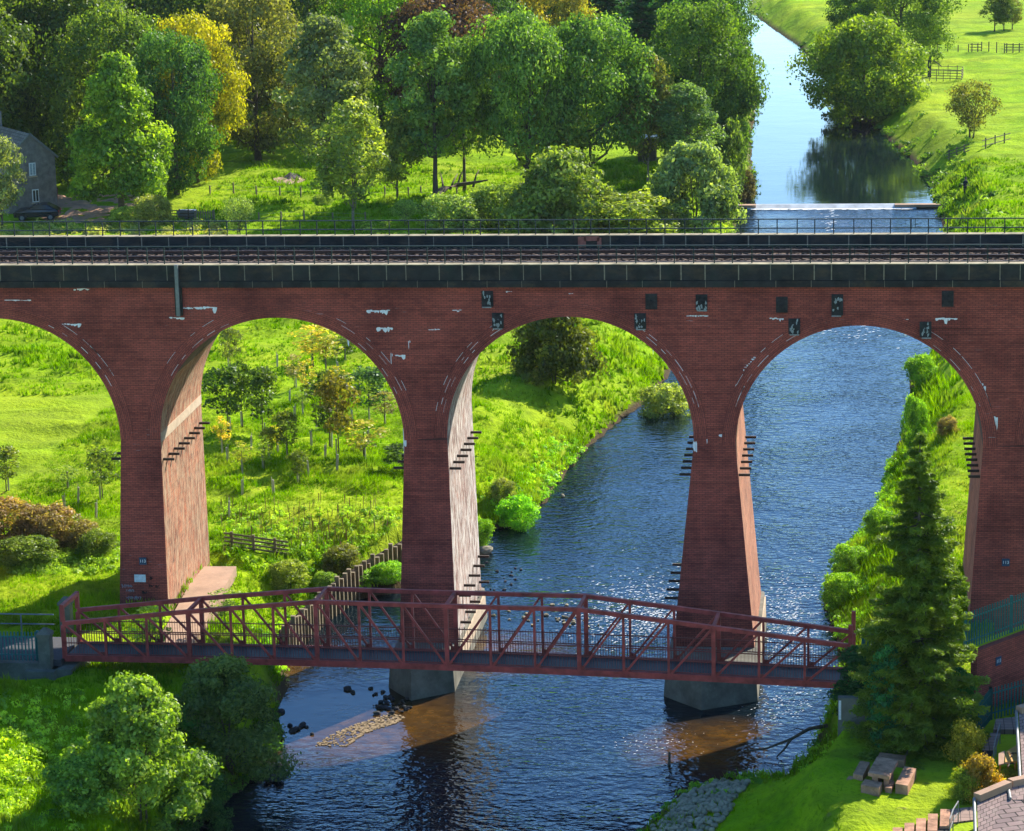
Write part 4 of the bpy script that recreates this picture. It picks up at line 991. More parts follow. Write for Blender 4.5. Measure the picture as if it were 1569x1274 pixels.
handrail([(1522, 1178), (1526, 1160), (1532, 1140)], GL + .1, 'upper galvanised handrail by the yellow and red shrub')
handrail([(1455, 1290), (1460, 1275), (1468, 1262)], GL + .1, 'lower galvanised handrail cut by the bottom edge')
# wooden table / bin store
M_OCH = simple('orange_wood', (.50, .26, .05), .6, .3, 0, .2)
wt = empty('wooden_table', on_z(1542, 1186, GL + .1), 0, 'orange wooden garden table with white edge beside the second roof', 'garden table')
def wslab(z, pts, th, name, mat): tslab(z, pts, th, name, mat, wt)
wslab(GL + .85, [(1540, 1168), (1560, 1166), (1560, 1140), (1541, 1152)], .06, 'table_top', M_OCH)
wslab(GL + .85, [(1530, 1172), (1538, 1170), (1540, 1150), (1530, 1155)], .05, 'side_panel', M_APRON)
for x, y in ((1533, 1186), (1545, 1187), (1556, 1186)): wslab(GL + .8, [(x - 2, y - 20), (x + 1, y - 20), (x + 1, y - 23), (x - 2, y - 23)], .8, 'leg', M_OCH)
b = MB(); 
for (x, y) in ((1552, 1155), (1547, 1171)):
    P = on_z(x, y, GL + .87); L = wt.location; P = P - np.array(L); b = MB(); b.bar(P + np.array([-.2, 0, .02]), P + np.array([.2, .02, .02]), .05, .03); b.bar(P, P + np.array([-.08, -.35, .02]), .04, .035); b.build('tool', M_RUST, wt)
pass
# two slate roofs
M_SLATE = NT('stone_slates'); uv = M_SLATE.uvc(); bk = M_SLATE.n('TexBrick', i_Scale=1.0, i_Color1=(.27, .18, .16), i_Color2=(.19, .13, .12), i_Mortar=(.03, .022, .02)); M_SLATE.set(bk.inputs['Vector'], uv)
bk.inputs['Brick Width'].default_value = .34; bk.inputs['Row Height'].default_value = .26; bk.inputs['Mortar Size'].default_value = .016
gg = M_SLATE.geo(); M_SLATE.principled(M_SLATE.mix(bk.outputs[0], (.35, .27, .22), M_SLATE.ramp(M_SLATE.noise(gg, 3, 5), .5, .75, 0, .6)), .85, .2, 0, M_SLATE.bump(bk.outputs['Fac'], .6, .03)); M_SLATE = M_SLATE.mat
def roofhouse(c_px, zr, zl_, lb, gpx):
    # c_px: left-top, left-bottom, right-bottom, right-top corners in the picture, zr level at the top edge, zl_ at the bottom
    q = [on_z(*c_px[0], zr), on_z(*c_px[1], zl_), on_z(*c_px[2], zl_), on_z(*c_px[3], zr)]; h = empty('slate_roofed_house', (q[0][0], q[0][1], GL), 0, lb, 'house', 'houses at the bottom right corner'); L = np.array(h.location)
    q = [p - L for p in q]; b = MB(); wd = np.linalg.norm(q[3] - q[0]); ln = np.linalg.norm(q[1] - q[0]); dn = np.array([0, 0, -.12])
    b.face([q[1], q[2], q[3], q[0]], [(0, 0), (wd, 0), (wd, ln), (0, ln)]); b.face([p + dn for p in (q[0], q[3], q[2], q[1])])
    for a, c in ((0, 1), (1, 2), (2, 3), (3, 0)): b.face([q[a], q[a] + dn, q[c] + dn, q[c]])
    b.build('roof', M_SLATE, h)
    b = MB(); up = np.array([0, 0, .10]); b.bar(q[0] + up, q[3] + up, .32, .26); b.build('roof_coping', M_APRON, h)
    b = MB(); b.tube([q[0] + np.array([-.1, 0, .05]), q[1] + np.array([-.1, 0, .05])], [.06, .06], 8); b.build('gutter', M_GALV, h)
    b = MB(); b.hexa([(q[0][0] + .15, q[1][1] + .1, -.5), (q[2][0], q[2][1] + .1, -.5), (q[3][0], q[3][1] - .2, -.5), (q[0][0] + .15, q[0][1] - .2, -.5), (q[1][0] + .15, q[1][1] + .1, zl_ - L[2] - .14), (q[2][0], q[2][1] + .1, zl_ - L[2] - .14), (q[3][0], q[3][1] - .2, zr - L[2] - .16), (q[0][0] + .15, q[0][1] - .2, zr - L[2] - .16)])
    b.build('wall', M_SAND, h)
roofhouse([(1497, 1226), (1500, 1330), (1640, 1310), (1545, 1206)], GL + 1.1, GL + .25, 'stone slate roof with pale coping at the bottom right corner', 0)
roofhouse([(1561, 1092), (1567, 1196), (1660, 1180), (1640, 1068)], GL + 1.6, GL + .9, 'second slate roof cut by the right edge above the wooden table', 0)
roofhouse([(1548, 1204), (1552, 1226), (1640, 1224), (1640, 1184)], GL + 1.05, GL + .95, 'narrow slate roof slope joining the two roofs', 0)

# brick retaining wall, terrace and palisade fences
W0 = on_z(1497, 1090, GL); Wt = float(on_y(1497, 998, W0[1])[2])
W1 = on_z(1640, 1050, GL)
Ut = on_z(1569, 971, Wt); dirw = (Ut - on_z(1497, 998, Wt))[:2]; dirw /= np.linalg.norm(dirw)
W0 = np.array([W0[0], W0[1]]); Wt0 = on_z(1497, 998, Wt)[:2]; W1 = Wt0 + dirw * 9
te = empty('garden_retaining_wall', (Wt0[0], Wt0[1], GL), 0, 'red brick retaining wall with a small blue number plate below the viaduct', 'wall')
rzw = math.atan2(dirw[1], dirw[0]); te.rotation_euler = (0, 0, rzw)
b = MB(); b.box((4.5, .15, (Wt - GL) / 2 - .4), (9, .3, Wt - GL + .8)); b.build('brick_face', M_BRICK, te)
Pn = on_y(1530, 1017, Wt0[1] + dirw[1] * 1.0)
wx = (Pn[0] - Wt0[0]) / dirw[0]
b = MB(); b.box((wx, -.015, Pn[2] - GL), (.36, .03, .36)); o = b.build('number_plate', M_BLUE, te); tx = text('113', (wx, -.035, Pn[2] - GL), .21, M_WHITE, o)
nrm = np.array([-dirw[1], dirw[0]])
b = MB(); b.box((4.5, .55, Wt - GL - .12), (9, .5, .2)); b.build('grass_ledge', M_LAWN, te)
def palisade(P, h, lb, sp=.17, mat=M_GFENCE, pw_=.06, grp='green palisade fences'):
    r = empty('palisade_fence', P[0], 0, lb, 'fence', grp); L = np.array(r.location); P = [np.array(p, float) - L for p in P]
    for p, q in zip(P[:-1], P[1:]):
        ln = np.linalg.norm(q - p); n = max(1, int(ln / sp)); b = MB()
        for i in range(n):
            a = p + (q - p) * (i + .5) / n; b.bar(a, a + np.array([0, 0, h]), pw_, .02)
        b.build('pales', mat, r); b = MB()
        for hh in (.2 * h, .82 * h): b.bar(p + np.array([0, .04, hh]), q + np.array([0, .04, hh]), .04, .05)
        b.build('rails', mat, r)
        m_ = max(1, int(ln / 2.4))
        for i in range(m_ + 1):
            a = p + (q - p) * i / m_; b = MB(); b.bar(a + np.array([0, .09, 0]), a + np.array([0, .09, h * 1.02]), .12, .10); b.build('post', mat, r)
    return r
A_ = np.array([*(Wt0 + nrm * .45 - dirw * .2), Wt]); B_ = np.array([*(Wt0 + nrm * .45 + dirw * 6), Wt]); palisade([A_, B_], 1.55, 'upper green palisade fence standing on the brick retaining wall')
F0 = on_z(1498, 1128, GL); F1 = on_z(1517, 1104, GL); F2 = on_z(1610, 1078, GL); palisade([F0, F1, F2], 1.35, 'lower green palisade fence in front of the brick retaining wall')
Q0 = on_z(1322, 1012, 3.5); Q1 = on_z(1400, 1000, 3.5); palisade([Q0, Q1], 1.35, 'short dark palisade fence between footbridge end and spruce', .16)
# concrete outfall block and flower pot
0 and slab('concrete_outfall', [(1286, 1142), (1330, 1143), (1331, 1110), (1286, 1108)], GL + .35, 1.2, M_CONC, 'dark concrete block with white streaks at the water edge', 'concrete block')
P = on_z(1307, 1098, GL); zt = float(on_y(1307, 1100, P[1] - 1.0)[2])
cb = empty('sluice_wall', (P[0], P[1] - 1.1, GL - .5), 0, 'dark upright concrete wall with white streaks beside the spruce', 'wall')
b = MB(); b.box((0, 0, .85), (1.2, .35, 1.7)); b.build('concrete_panel', M_CONC, cb)
b = MB(); b.box((-.52, -.19, 1.2), (.1, .02, .8)); b.box((.5, -.19, 1.4), (.08, .02, .4)); b.build('white_streak', M_LIME, cb)
fp = empty('flower_pot', on_z(1468, 1112, GL), 0, 'grey flower pot with a red flower beside the green shrub', 'flower pot')
b = MB(); b.tube([(0, 0, 0), (0, 0, .35)], [.14, .2], 10); b.build('pot', M_CONC, fp)
b = MB(); b.tube([(0, 0, .35), (-.03, 0, .5)], [.02, .02], 5); b.tube([(-.05, 0, .45), (-.05, 0, .55), (-.05, 0, .62)], [.05, .13, .04], 8); b.build('flower', simple('red_petals', (.7, .06, .02), .6), fp)

# ------------------------------------------------------------------ left abutment
zq = 3.75
pb = on_z(71, 1013, zq); ab = empty('bridge_abutment', (Pa[0] - .2, Pa[1] + .9, 0), brz, 'stepped dark stone abutment under the left end of the footbridge', 'abutment')
b = MB(); b.box((-.1, 0, 1.6), (1.7, 3.2, 3.7)); b.build('stone_block_base', M_CONC, ab)
b = MB(); b.box((-.55, -.9, 3.2), (1.3, 2.2, .5)); b.build('bearing_shelf', M_CONC, ab)
b = MB(); b.box((.9, -.6, 1.0), (1.1, 2.6, 3.0)); b.build('lower_step', M_CONC, ab)
def pillar(P, h, w_, lb):
    r = empty('stone_pillar', P, 0, lb, 'pillar', 'stone gate pillars at the footbridge'); b = MB(); b.box((0, 0, h / 2 - .3), (w_, w_, h + .6)); b.build('shaft', M_CONC, r)
    b = MB(); b.box((0, 0, h + .06), (w_ * 1.2, w_ * 1.2, .12)); hw = w_ * .6
    b.prism([(-hw, -hw), (hw, -hw), (hw, hw), (-hw, hw)], h + .12, h + .34, 0, [(-.08, -.08), (.08, -.08), (.08, .08), (-.08, .08)]); b.build('cap', M_CONC, r)
pillar(pb, 1.15, .52, 'near stone gate pillar at the left end of the footbridge')
pillar(on_z(102, 955, zq - .1), .9, .5, 'far stone gate pillar behind the portal of the footbridge')
palisade([pb + np.array([-6.5, .0, 0]), pb + np.array([-.35, 0, 0])], 1.3, 'dark green palisade fence left of the stone gate pillar', .15)
b = MB(); b.box((0, 0, 0), (7, .5, 1.4)); o = b.build('stone_kerb_wall', M_CONC); o.location = Vector([float(v) for v in pb + np.array([-3.4, -.05, -.72])]); tag(o, 'low stone wall below the dark green palisade fence', 'wall')
pr = on_z(84, 975, zq); rr = empty('tubular_railing', pr, 0, 'grey tubular handrail running to the far gate pillar on the left', 'railing')
b = MB(); b.tube([(-7, 0, 1.0), (0, 0, 1.0)], [.035, .035], 8); b.tube([(-7, 0, .55), (0, 0, .55)], [.03, .03], 8); b.build('rail', M_GALV, rr)
for x in (-6, -3.9, -1.5): b = MB(); b.tube([(x, 0, -.3), (x, 0, 1.0)], [.035, .035], 8); b.build('post', M_GALV, rr)
b = MB(); b.box((0, 0, 0), (8, float(abs(pr[1] - pb[1])) - .3, .3)); o = b.build('footpath', simple('path_asphalt', (.06, .06, .065), .9)); o.location = Vector([float(pb[0] - 3.4), float((pb[1] + pr[1]) / 2), zq - .14]); tag(o, 'asphalt path leading to the footbridge', kind='structure')

# timber hurdle fence and piling
def railfence(A, B, h, nr, np_, lb, name='timber_fence', mat=M_TIMBER, th=.09, pt=.13, cat='fence', group=None):
    A = np.array(A, float); B = np.array(B, float); r = empty(name, A, 0, lb, cat, group)
    for i in range(nr):
        z = h * (i + .7) / nr; b = MB(); b.bar((0, -.03, z), B - A + np.array([0, -.03, z]), .035, th); b.build('rail', mat, r)
    for i in range(np_):
        p = (B - A) * ((i + .35) / np_ if np_ > 1 else .5); b = MB(); b.bar(p + np.array([0, .03, -.3]), p + np.array([0, .03, h * 1.05]), pt, pt * .8); b.build('post', mat, r)
    return r
railfence(ground_at(344, 839), ground_at(443, 853), .82, 4, 3, 'four rail timber fence in the grass behind the first pier')
pl = [on_z(620, 862, .5), on_z(565, 893, .5), on_z(500, 938, .5), on_z(432, 1004, .5)]; tpz = 2.35
rw = empty('timber_piling', pl[0], 0, 'row of weathered timber piles holding the bank left of the second pier', 'retaining wall'); L = np.array(rw.location)
for p, q in zip(pl[:-1], pl[1:]):
    p = p - L; q = q - L; n = max(2, int(np.linalg.norm(q - p) / .46))
    for i in range(n):
        a = p + (q - p) * i / n; b = MB(); h = random.uniform(1.0, 1.45); b.bar(a + np.array([0, 0, -.6]), a + np.array([0, random.uniform(-.05, .05), h]), .21, .2); b.build('pile', M_TIMBER, rw)
    b = MB(); off = np.array([-.16, .16, 0]); b.hexa([p + off + (0, 0, -.5), q + off + (0, 0, -.5), q + off + np.array([0, .1, -.5]), p + off + np.array([0, .1, -.5]), p + off + (0, 0, 1.1), q + off + (0, 0, 1.1), q + off + np.array([0, .1, 1.1]), p + off + np.array([0, .1, 1.1])]); b.build('gap_shade_board', M_RUST, rw)  # dark board added behind the piles to paint the shade in their gaps

# ------------------------------------------------------------------ rocks, gravel, log
def rock_mesh(seed, flat=.6):
    import bmesh
    r_ = np.random.default_rng(seed); bm = bmesh.new(); bmesh.ops.create_icosphere(bm, subdivisions=2, radius=1)
    ax = r_.normal(size=(7, 3)); ax /= np.linalg.norm(ax, axis=1)[:, None]; dd_ = r_.uniform(.55, .9, 7)
    for v in bm.verts:
        c = np.array(v.co)
        for a, d_ in zip(ax, dd_):
            e = c @ a
            if e > d_: c = c - a * (e - d_)
        c[2] *= flat; v.co = c
    me = bpy.data.meshes.new('rock'); bm.to_mesh(me); bm.free(); return me
RM = [rock_mesh(i) for i in range(7)]; RMw = [m.copy() for m in RM]
for m in RM: m.materials.append(M_ROCK)
for m in RMw: m.materials.append(M_DROCK)
def rock(px, py, z, size, wet, label, group, name='rock', fl=1.0):
    P = on_z(px, py, z); o = inst(name, random.choice(RMw if wet else RM), None, P); s_ = size * random.uniform(.8, 1.2)
    o.scale = (s_ * random.uniform(.9, 1.4), s_ * random.uniform(.7, 1.0), s_ * fl); o.rotation_euler = (random.uniform(-.2, .2), random.uniform(-.2, .2), random.uniform(0, 6)); return tag(o, label, 'rock', group)
for (x, y, s_) in [(533, 1056, .26), (540, 1061, .2), (568, 1055, .16), (576, 1063, .13), (587, 1060, .15), (572, 1065, .1), (444, 1112, .2), (455, 1117, .18), (463, 1112, .24), (449, 1120, .22), (470, 1114, .12), (423, 1080, .22), (430, 1091, .26), (478, 1125, .1)]:
    rock(x, y, .03, s_, True, 'dark wet boulder breaking the still water left of the second pier', 'dark boulders left of the second pier')
for i in range(34):
    t_ = random.random(); rock(590 + random.gauss(12, 16), 1082 + random.gauss(-2, 8), .05, random.uniform(.07, .16), True, 'small dark stone heaped against the foot of the second pier', 'stones at the foot of the second pier')
for i in range(34):
    rock(random.gauss(835, 55), random.gauss(945, 9), .03, random.uniform(.06, .15), False, 'small pale stone in the shallows behind the footbridge', 'stones in the shallows behind the footbridge')
for i in range(14):
    rock(random.uniform(742, 800), random.uniform(855, 905), .02, random.uniform(.05, .11), True, 'small stone in the water right of the second pier', 'stones in the water right of the second pier')
rock(742, 843, .15, .42, False, 'large pale boulder at the corner of the bank by the second pier', None)
rock(862, 760, .05, .2, False, 'pale stone at the waterline below the hawthorn bank', None)
for i in range(22):
    rock(random.uniform(395, 442), random.uniform(1120, 1200), .15, random.uniform(.12, .28), True, 'dark boulder on the shady left shore', 'boulders on the shady left shore')
# gravel spit, lit through the arch
gp = [on_z(x, y, .04) for x, y in ((480, 1142), (530, 1143), (560, 1122), (605, 1108), (620, 1098), (600, 1092), (560, 1104), (520, 1118))]
b = MB(); cen = sum(gp) / len(gp)
for _ in range(900):
    i = random.randrange(len(gp)); a, c = gp[i], gp[(i + 1) % len(gp)]; t1, t2 = random.random(), sqrt(random.random()); p = cen + ((a + (c - a) * t1) - cen) * t2
    r_ = random.uniform(.02, .06); b.box((p[0], p[1], -.005), (r_ * 2, r_ * 1.6, r_ * 1.2), 0, random.uniform(0, 3))
o = b.build('gravel', mat_stone('pale_gravel', (.26, .19, .11), .1, 8, .6)); tag(o, 'pale gravel spit in the lit water left of the second pier', 'gravel', kind='stuff')
# stone revetment bottom right
RV = [on_z(x, y, zz) for x, y, zz in ((1000, 1274, .1), (1050, 1222, .1), (1105, 1196, .1), (1150, 1205, .6), (1130, 1225, 1.0), (1095, 1262, 1.4), (1070, 1290, 1.5), (1000, 1300, .4))]
def tri_ok(p, poly): return bool(inside(np.array([[p[0], p[1]]]), [(q[0], q[1]) for q in poly])[0])
nst = 0; ea = RV[1] - RV[0]; ea[2] = 0; ea /= np.linalg.norm(ea); eb = np.array([ea[1], -ea[0], 0])
for i in range(-4, 26):
    for j in range(-6, 16):
        p = RV[0] + ea * (i * .31 + (j % 2) * .15) + eb * (j * .24 + random.uniform(-.03, .03))
        if not tri_ok(p, RV) or random.random() < .12: continue
        o = inst('revetment_stone', random.choice(RM), None, (p[0], p[1], gz1(p[0], p[1]) + .10)); o.scale = (random.uniform(.15, .22), random.uniform(.12, .16), .19); o.rotation_euler = (0, 0, math.atan2(ea[1], ea[0]) + random.uniform(-.25, .25))
        tag(o, 'grey stone of the sloping bank paving by the river bend', 'stone', 'stones paving the bank at the bottom'); nst += 1
# dead branch in the river
lg = empty('dead_branch', on_z(1268, 1112, .9), 0, 'fallen bare branch reaching from the right bank into the river', 'branch'); L = np.array(lg.location)
def P_(x, y, z): return on_z(x, y, z) - L
b = MB(); b.tube([P_(1268, 1112, .9), P_(1240, 1117, .8), P_(1212, 1133, .7), P_(1175, 1147, .35), P_(1143, 1152, .15), P_(1115, 1164, .05)], [.09, .08, .065, .045, .03, .015], 7)
b.tube([P_(1212, 1133, .7), P_(1202, 1148, .35), P_(1190, 1160, .02)], [.055, .045, .03], 6); b.tube([P_(1143, 1152, .15), P_(1128, 1158, .2), P_(1122, 1170, .1)], [.025, .018, .008], 5); b.tube([P_(1232, 1120, .8), P_(1222, 1116, .9), P_(1205, 1122, 1.0)], [.03, .02, .008], 5); b.build('bough', M_BARK, lg, True)
b = MB(); P = on_z(1025, 1172, 0); b.tube([(P[0], P[1], -.3), (P[0] + .03, P[1], .55)], [.07, .05], 7); o = b.build('wooden_stake', M_BARK); tag(o, 'dark stake standing in the river left of the stone bank', 'stake')

# ------------------------------------------------------------------ far side of the viaduct
# weir
wl_, wr_ = on_z(1112, 313, .5), on_z(1446, 313.5, .5)
we = empty('weir', (0, 0, 0), 0, 'long low concrete weir with white water across the river', 'weir')
b = MB(); b.hexa([(wl_[0], yw - .5, -1), (wr_[0], yw - .5, -1), (wr_[0], yw + .6, -1), (wl_[0], yw + .6, -1), (wl_[0], yw + .35, WZ2 + .03), (wr_[0], yw + .35, WZ2 + .03), (wr_[0], yw + .6, WZ2 + .03), (wl_[0], yw + .6, WZ2 + .03)]); b.build('sill', M_SAND, we)
b = MB(); b.hexa([(wl_[0] + 2, yw - .62, -.02), (wr_[0] - 2.5, yw - .62, -.02), (wr_[0] - 2.5, yw - .3, -.02), (wl_[0] + 2, yw - .3, -.02), (wl_[0] + 2, yw + .28, WZ2 + .045), (wr_[0] - 2.5, yw + .28, WZ2 + .045), (wr_[0] - 2.5, yw + .5, WZ2 + .045), (wl_[0] + 2, yw + .5, WZ2 + .045)]); b.build('falling_water', simple('falling_white_water', (.50, .52, .53), .4, .4, 0, .3, .8), we)
M_FOAM = simple('white_water_foam', (.75, .78, .80), .6, .3, 0, .1)
for nm, a_, c_ in (('end_apron', wl_[0], wl_[0] + 2.8), ('end_apron', wr_[0] - 4.5, wr_[0])):
    b = MB(); b.box(((a_ + c_) / 2, yw + .05, WZ2 - .06), (c_ - a_, .8, .24)); b.build(nm, M_APRON, we)
def foam(name, pts, label, n, s0, s1, z=.02, parent=None):
    V = []; Fc = []; i = 0
    for _ in range(n):
        p = pts(); r_ = random.uniform(s0, s1); a = random.uniform(0, 3.14); k = len(V); m = 6
        for q in range(m):
            t_ = 2 * pi * q / m; rr = r_ * random.uniform(.5, 1.1); x_, y_ = cos(t_) * rr * 1.8, sin(t_) * rr * .6
            V.append((p[0] + x_ * cos(a * .25) - y_ * sin(a * .25), p[1] + x_ * sin(a * .25) + y_ * cos(a * .25), z + .0004 * (_ % 50)))
        Fc.append(tuple(range(k, k + m)))
    me = bpy.data.meshes.new(name); me.from_pydata(V, [], Fc); me.materials.append(M_FOAM); o = inst(name, me); return tag(o, label, 'white water', kind='stuff')
foam('weir_foam', lambda: (random.uniform(wl_[0] + 2.5, wr_[0] - 3), yw - .55 - abs(random.gauss(0, .25)), 0), 'white water along the foot of the weir', 420, .08, .28)
cx_ = float(on_z(1274, 325, 0)[0])
foam('foam_trail', lambda: (cx_ + random.gauss(0, .3), yw - random.uniform(1, 14), 0), 'thin trail of foam drifting from the weir', 45, .04, .16)
def gauss_px(cx, cy, sx, sy): 
    return lambda: on_z(random.gauss(cx, sx), random.gauss(cy, sy), 0)
foam('rapid_foam', gauss_px(1000, 945, 60, 30), 'broken white water at the rapid left of the third pier', 1900, .012, .06)
foam('rapid_sparkle', gauss_px(1212, 955, 34, 36), 'broken white water between the third pier and the right bank', 1200, .012, .055)
foam('painted_sparkle', gauss_px(1205, 1085, 30, 22), 'broken white ripples with painted sparkle right of the third pier plinth', 260, .012, .04)  # pale flecks stand in for sun sparkle as well as broken water
foam('painted_glints', gauss_px(985, 1135, 50, 10), 'small white flecks painted as glints on the ripples below the footbridge', 90, .015, .04)  # flat white flecks painted where ripples would glint in the sun
foam('arch_ripples', gauss_px(1300, 512, 50, 10), 'ripple crests on the water high in the right arch', 60, .03, .12)

# stone house at the left edge
hz = ground_at(52, 326); hs = empty('stone_house', hz, radians(38), 'grey stone house with slate roof at the left edge', 'house')
HW, HL, HE, HR = 4.6, 9, 4.9, 7.0
M_HST = mat_stone('house_stone', (.20, .18, .17), .1, 2.2, .35); M_HSL = NT('house_slates'); bk = M_HSL.n('TexBrick', i_Scale=1.0, i_Color1=(.20, .17, .14), i_Color2=(.12, .105, .09), i_Mortar=(.04, .035, .03)); M_HSL.set(bk.inputs['Vector'], M_HSL.uvc()); bk.inputs['Brick Width'].default_value = .5; bk.inputs['Row Height'].default_value = .3; M_HSL.principled(bk.outputs[0], .85); M_HSL = M_HSL.mat
# gable at x=0 facing +x after rotation towards camera; local: gable plane y=0 facing -y, length along +... to the left/back
b = MB(); g5 = [(-HW / 2, 0, -1), (HW / 2, 0, -1), (HW / 2, 0, HE), (0, 0, HR), (-HW / 2, 0, HE)]
b.face(g5); b.face([(p[0], HL, p[2]) for p in g5[::-1]]); b.face([(-HW / 2, HL, -1), (-HW / 2, 0, -1), (-HW / 2, 0, HE), (-HW / 2, HL, HE)]); b.face([(HW / 2, 0, -1), (HW / 2, HL, -1), (HW / 2, HL, HE), (HW / 2, 0, HE)]); b.build('wall', M_HST, hs)
b = MB()
for s in (-1, 1):
    e = [(0, -.15, HR + .12), (0, HL + .15, HR + .12), (s * (HW / 2 + .25), HL + .15, HE - .08), (s * (HW / 2 + .25), -.15, HE - .08)]; e = e if s < 0 else e[::-1]
    b.face(e, [(0, 0), (HL, 0), (HL, 3.2), (0, 3.2)] if s < 0 else [(0, 3.2), (HL, 3.2), (HL, 0), (0, 0)]); b.face([(p[0], p[1], p[2] - .12) for p in e[::-1]])
rf = b.build('roof', M_HSL, hs)
b = MB(); b.box((0, HL - .6, HR + .6), (.9, 1.3, 1.5)); b.build('chimney', M_HST, rf)
b = MB(); b.bar((-HW / 2 - .25, -.16, HE - .12), (0, -.16, HR + .08), .06, .18); b.bar((0, -.16, HR + .08), (HW / 2 + .25, -.16, HE - .12), .06, .18); b.build('verge_board', M_GALV, hs)
M_GLS = simple('window_glass', (.03, .04, .05), .1, .6, 0, .1)
for (wx_, wz_) in ((.1, 3.9), (.25, 1.5)):
    b = MB(); b.box((wx_, -.02, wz_), (.62, .06, 1.15)); f = b.build('window', M_WHITE, hs)
    for q in (-.14, .14): b = MB(); b.box((wx_ + q, -.055, wz_), (.2, .02, .98)); b.build('pane', M_GLS if wz_ < 2 else simple('bright_pane', (.35, .42, .48), .2), f)
    b = MB(); b.box((wx_, -.06, wz_ - .66), (.8, .16, .1)); b.build('sill', M_SAND, f)
b = MB(); b.box((-HW / 2 - .01, 2.0, 3.7), (.05, .7, 1.0)); b.build('side_window', M_WHITE, hs)
# gravel drive
dz = 3.3
drv = [ground_at(x, y) for x, y in ((60, 342), (150, 345), (205, 334), (262, 312), (232, 297), (150, 296), (72, 300))]
N = 26; b = MB(); cen = sum(drv) / len(drv)
xsD = np.linspace(min(p[0] for p in drv), max(p[0] for p in drv), 46); ysD = np.linspace(min(p[1] for p in drv), max(p[1] for p in drv), 40)
XX, YY = np.meshgrid(xsD, ysD); ZZ = gz(XX, YY) + .06; ins = inside(np.stack([XX.ravel(), YY.ravel()], 1), [(p[0], p[1]) for p in drv]).reshape(XX.shape)
for i in range(39):
    for j in range(45):
        if ins[i, j] and ins[i + 1, j] and ins[i, j + 1] and ins[i + 1, j + 1]: b.face([(XX[a, c], YY[a, c], ZZ[a, c]) for a, c in ((i, j), (i, j + 1), (i + 1, j + 1), (i + 1, j))])
o = b.build('gravel_drive', mat_stone('brown_drive_gravel', (.50, .28, .17), .05, 1.5, .3)); tag(o, 'brown gravel drive beside the stone house', kind='structure')
# dark car
def car(P, rz, label):
    r = empty('parked_car', P, rz, label, 'car'); M_CAR = simple('black_car_paint', (.008, .012, .02), .2, .6, 0, .05)
    side = [(-1.95, .35), (-2.0, .75), (-1.55, .98), (-.75, 1.05), (-.15, 1.42), (.95, 1.46), (1.75, 1.02), (1.95, .85), (1.98, .35)]
    def loft(poly, w1, w2, zsp):
        b = MB(); n = len(poly); wv = lambda z: w1 if z < zsp else w1 + (w2 - w1) * (z - zsp) / (1.46 - zsp)
        b.face([(x, -wv(z), z) for x, z in poly][::-1]); b.face([(x, wv(z), z) for x, z in poly])
        for i in range(n):
            j = (i + 1) % n; (x0, z0), (x1, z1) = poly[i], poly[j]; b.face([(x0, -wv(z0), z0), (x0, wv(z0), z0), (x1, wv(z1), z1), (x1, -wv(z1), z1)][::-1])
        return b
    loft(side, .88, .62, .95).build('body', M_CAR, r)
    b = MB(); b.face([(-.78, -.80, 1.07), (-.78, .80, 1.07), (-.2, .64, 1.41), (-.2, -.64, 1.41)][::-1]); b.build('windscreen', M_GLS, r)
    b = MB(); b.face([(1.70, -.80, 1.07), (1.70, .80, 1.07), (1.02, .64, 1.45), (1.02, -.64, 1.45)]); b.build('rear_window', M_GLS, r)
    for s in (-1, 1):
        b = MB(); q = [(-.6, s * .855, 1.06), (1.5, s * .855, 1.06), (.95, s * .675, 1.38), (-.1, s * .675, 1.38)]; b.face(q if s < 0 else q[::-1]); b.build('side_window', M_GLS, r)
        b = MB(); b.box((1.97, s * .65, .82), (.06, .3, .18)); b.build('tail_light', simple('red_lens', (.4, .01, .01), .3), r)
        b = MB(); b.box((-1.97, s * .62, .68), (.06, .34, .14)); b.build('headlight', M_WHITE, r)
        for x in (-1.25, 1.25):
            b = MB(); b.tube([(x, s * .70, .32), (x, s * .90, .32)], [.32, .32], 14); wh = b.build('wheel', simple('tyre_rubber', (.015, .015, .015), .8), r)
            b = MB(); b.tube([(x, s * .90, .32), (x, s * .915, .32)], [.19, .17], 10); b.build('rim', M_GALV, wh)
    return r
car(ground_at(58, 337), radians(8), 'black hatchback car parked in front of the stone house')
def bin_(P, c, lb, nm='wheelie_bin'):
    r = empty(nm, P, 0, lb, 'bin', 'bins beside the stone house'); b = MB(); b.prism([(-.25, -.28), (.25, -.28), (.25, .28), (-.25, .28)], 0, .95, 0, [(-.3, -.34), (.3, -.34), (.3, .34), (-.3, .34)]); b.build('bin_body', c, r)
    b = MB(); b.box((0, 0, 1.0), (.64, .74, .08)); b.build('lid', c, r)
bin_(ground_at(76, 308), M_CONC, 'dark bin against the corner of the stone house'); bin_(ground_at(83, 306), simple('maroon_plastic', (.12, .01, .02), .5), 'maroon bin right of the dark bin'); bin_(ground_at(79, 314), M_WHITE, 'small white container on the drive by the house')
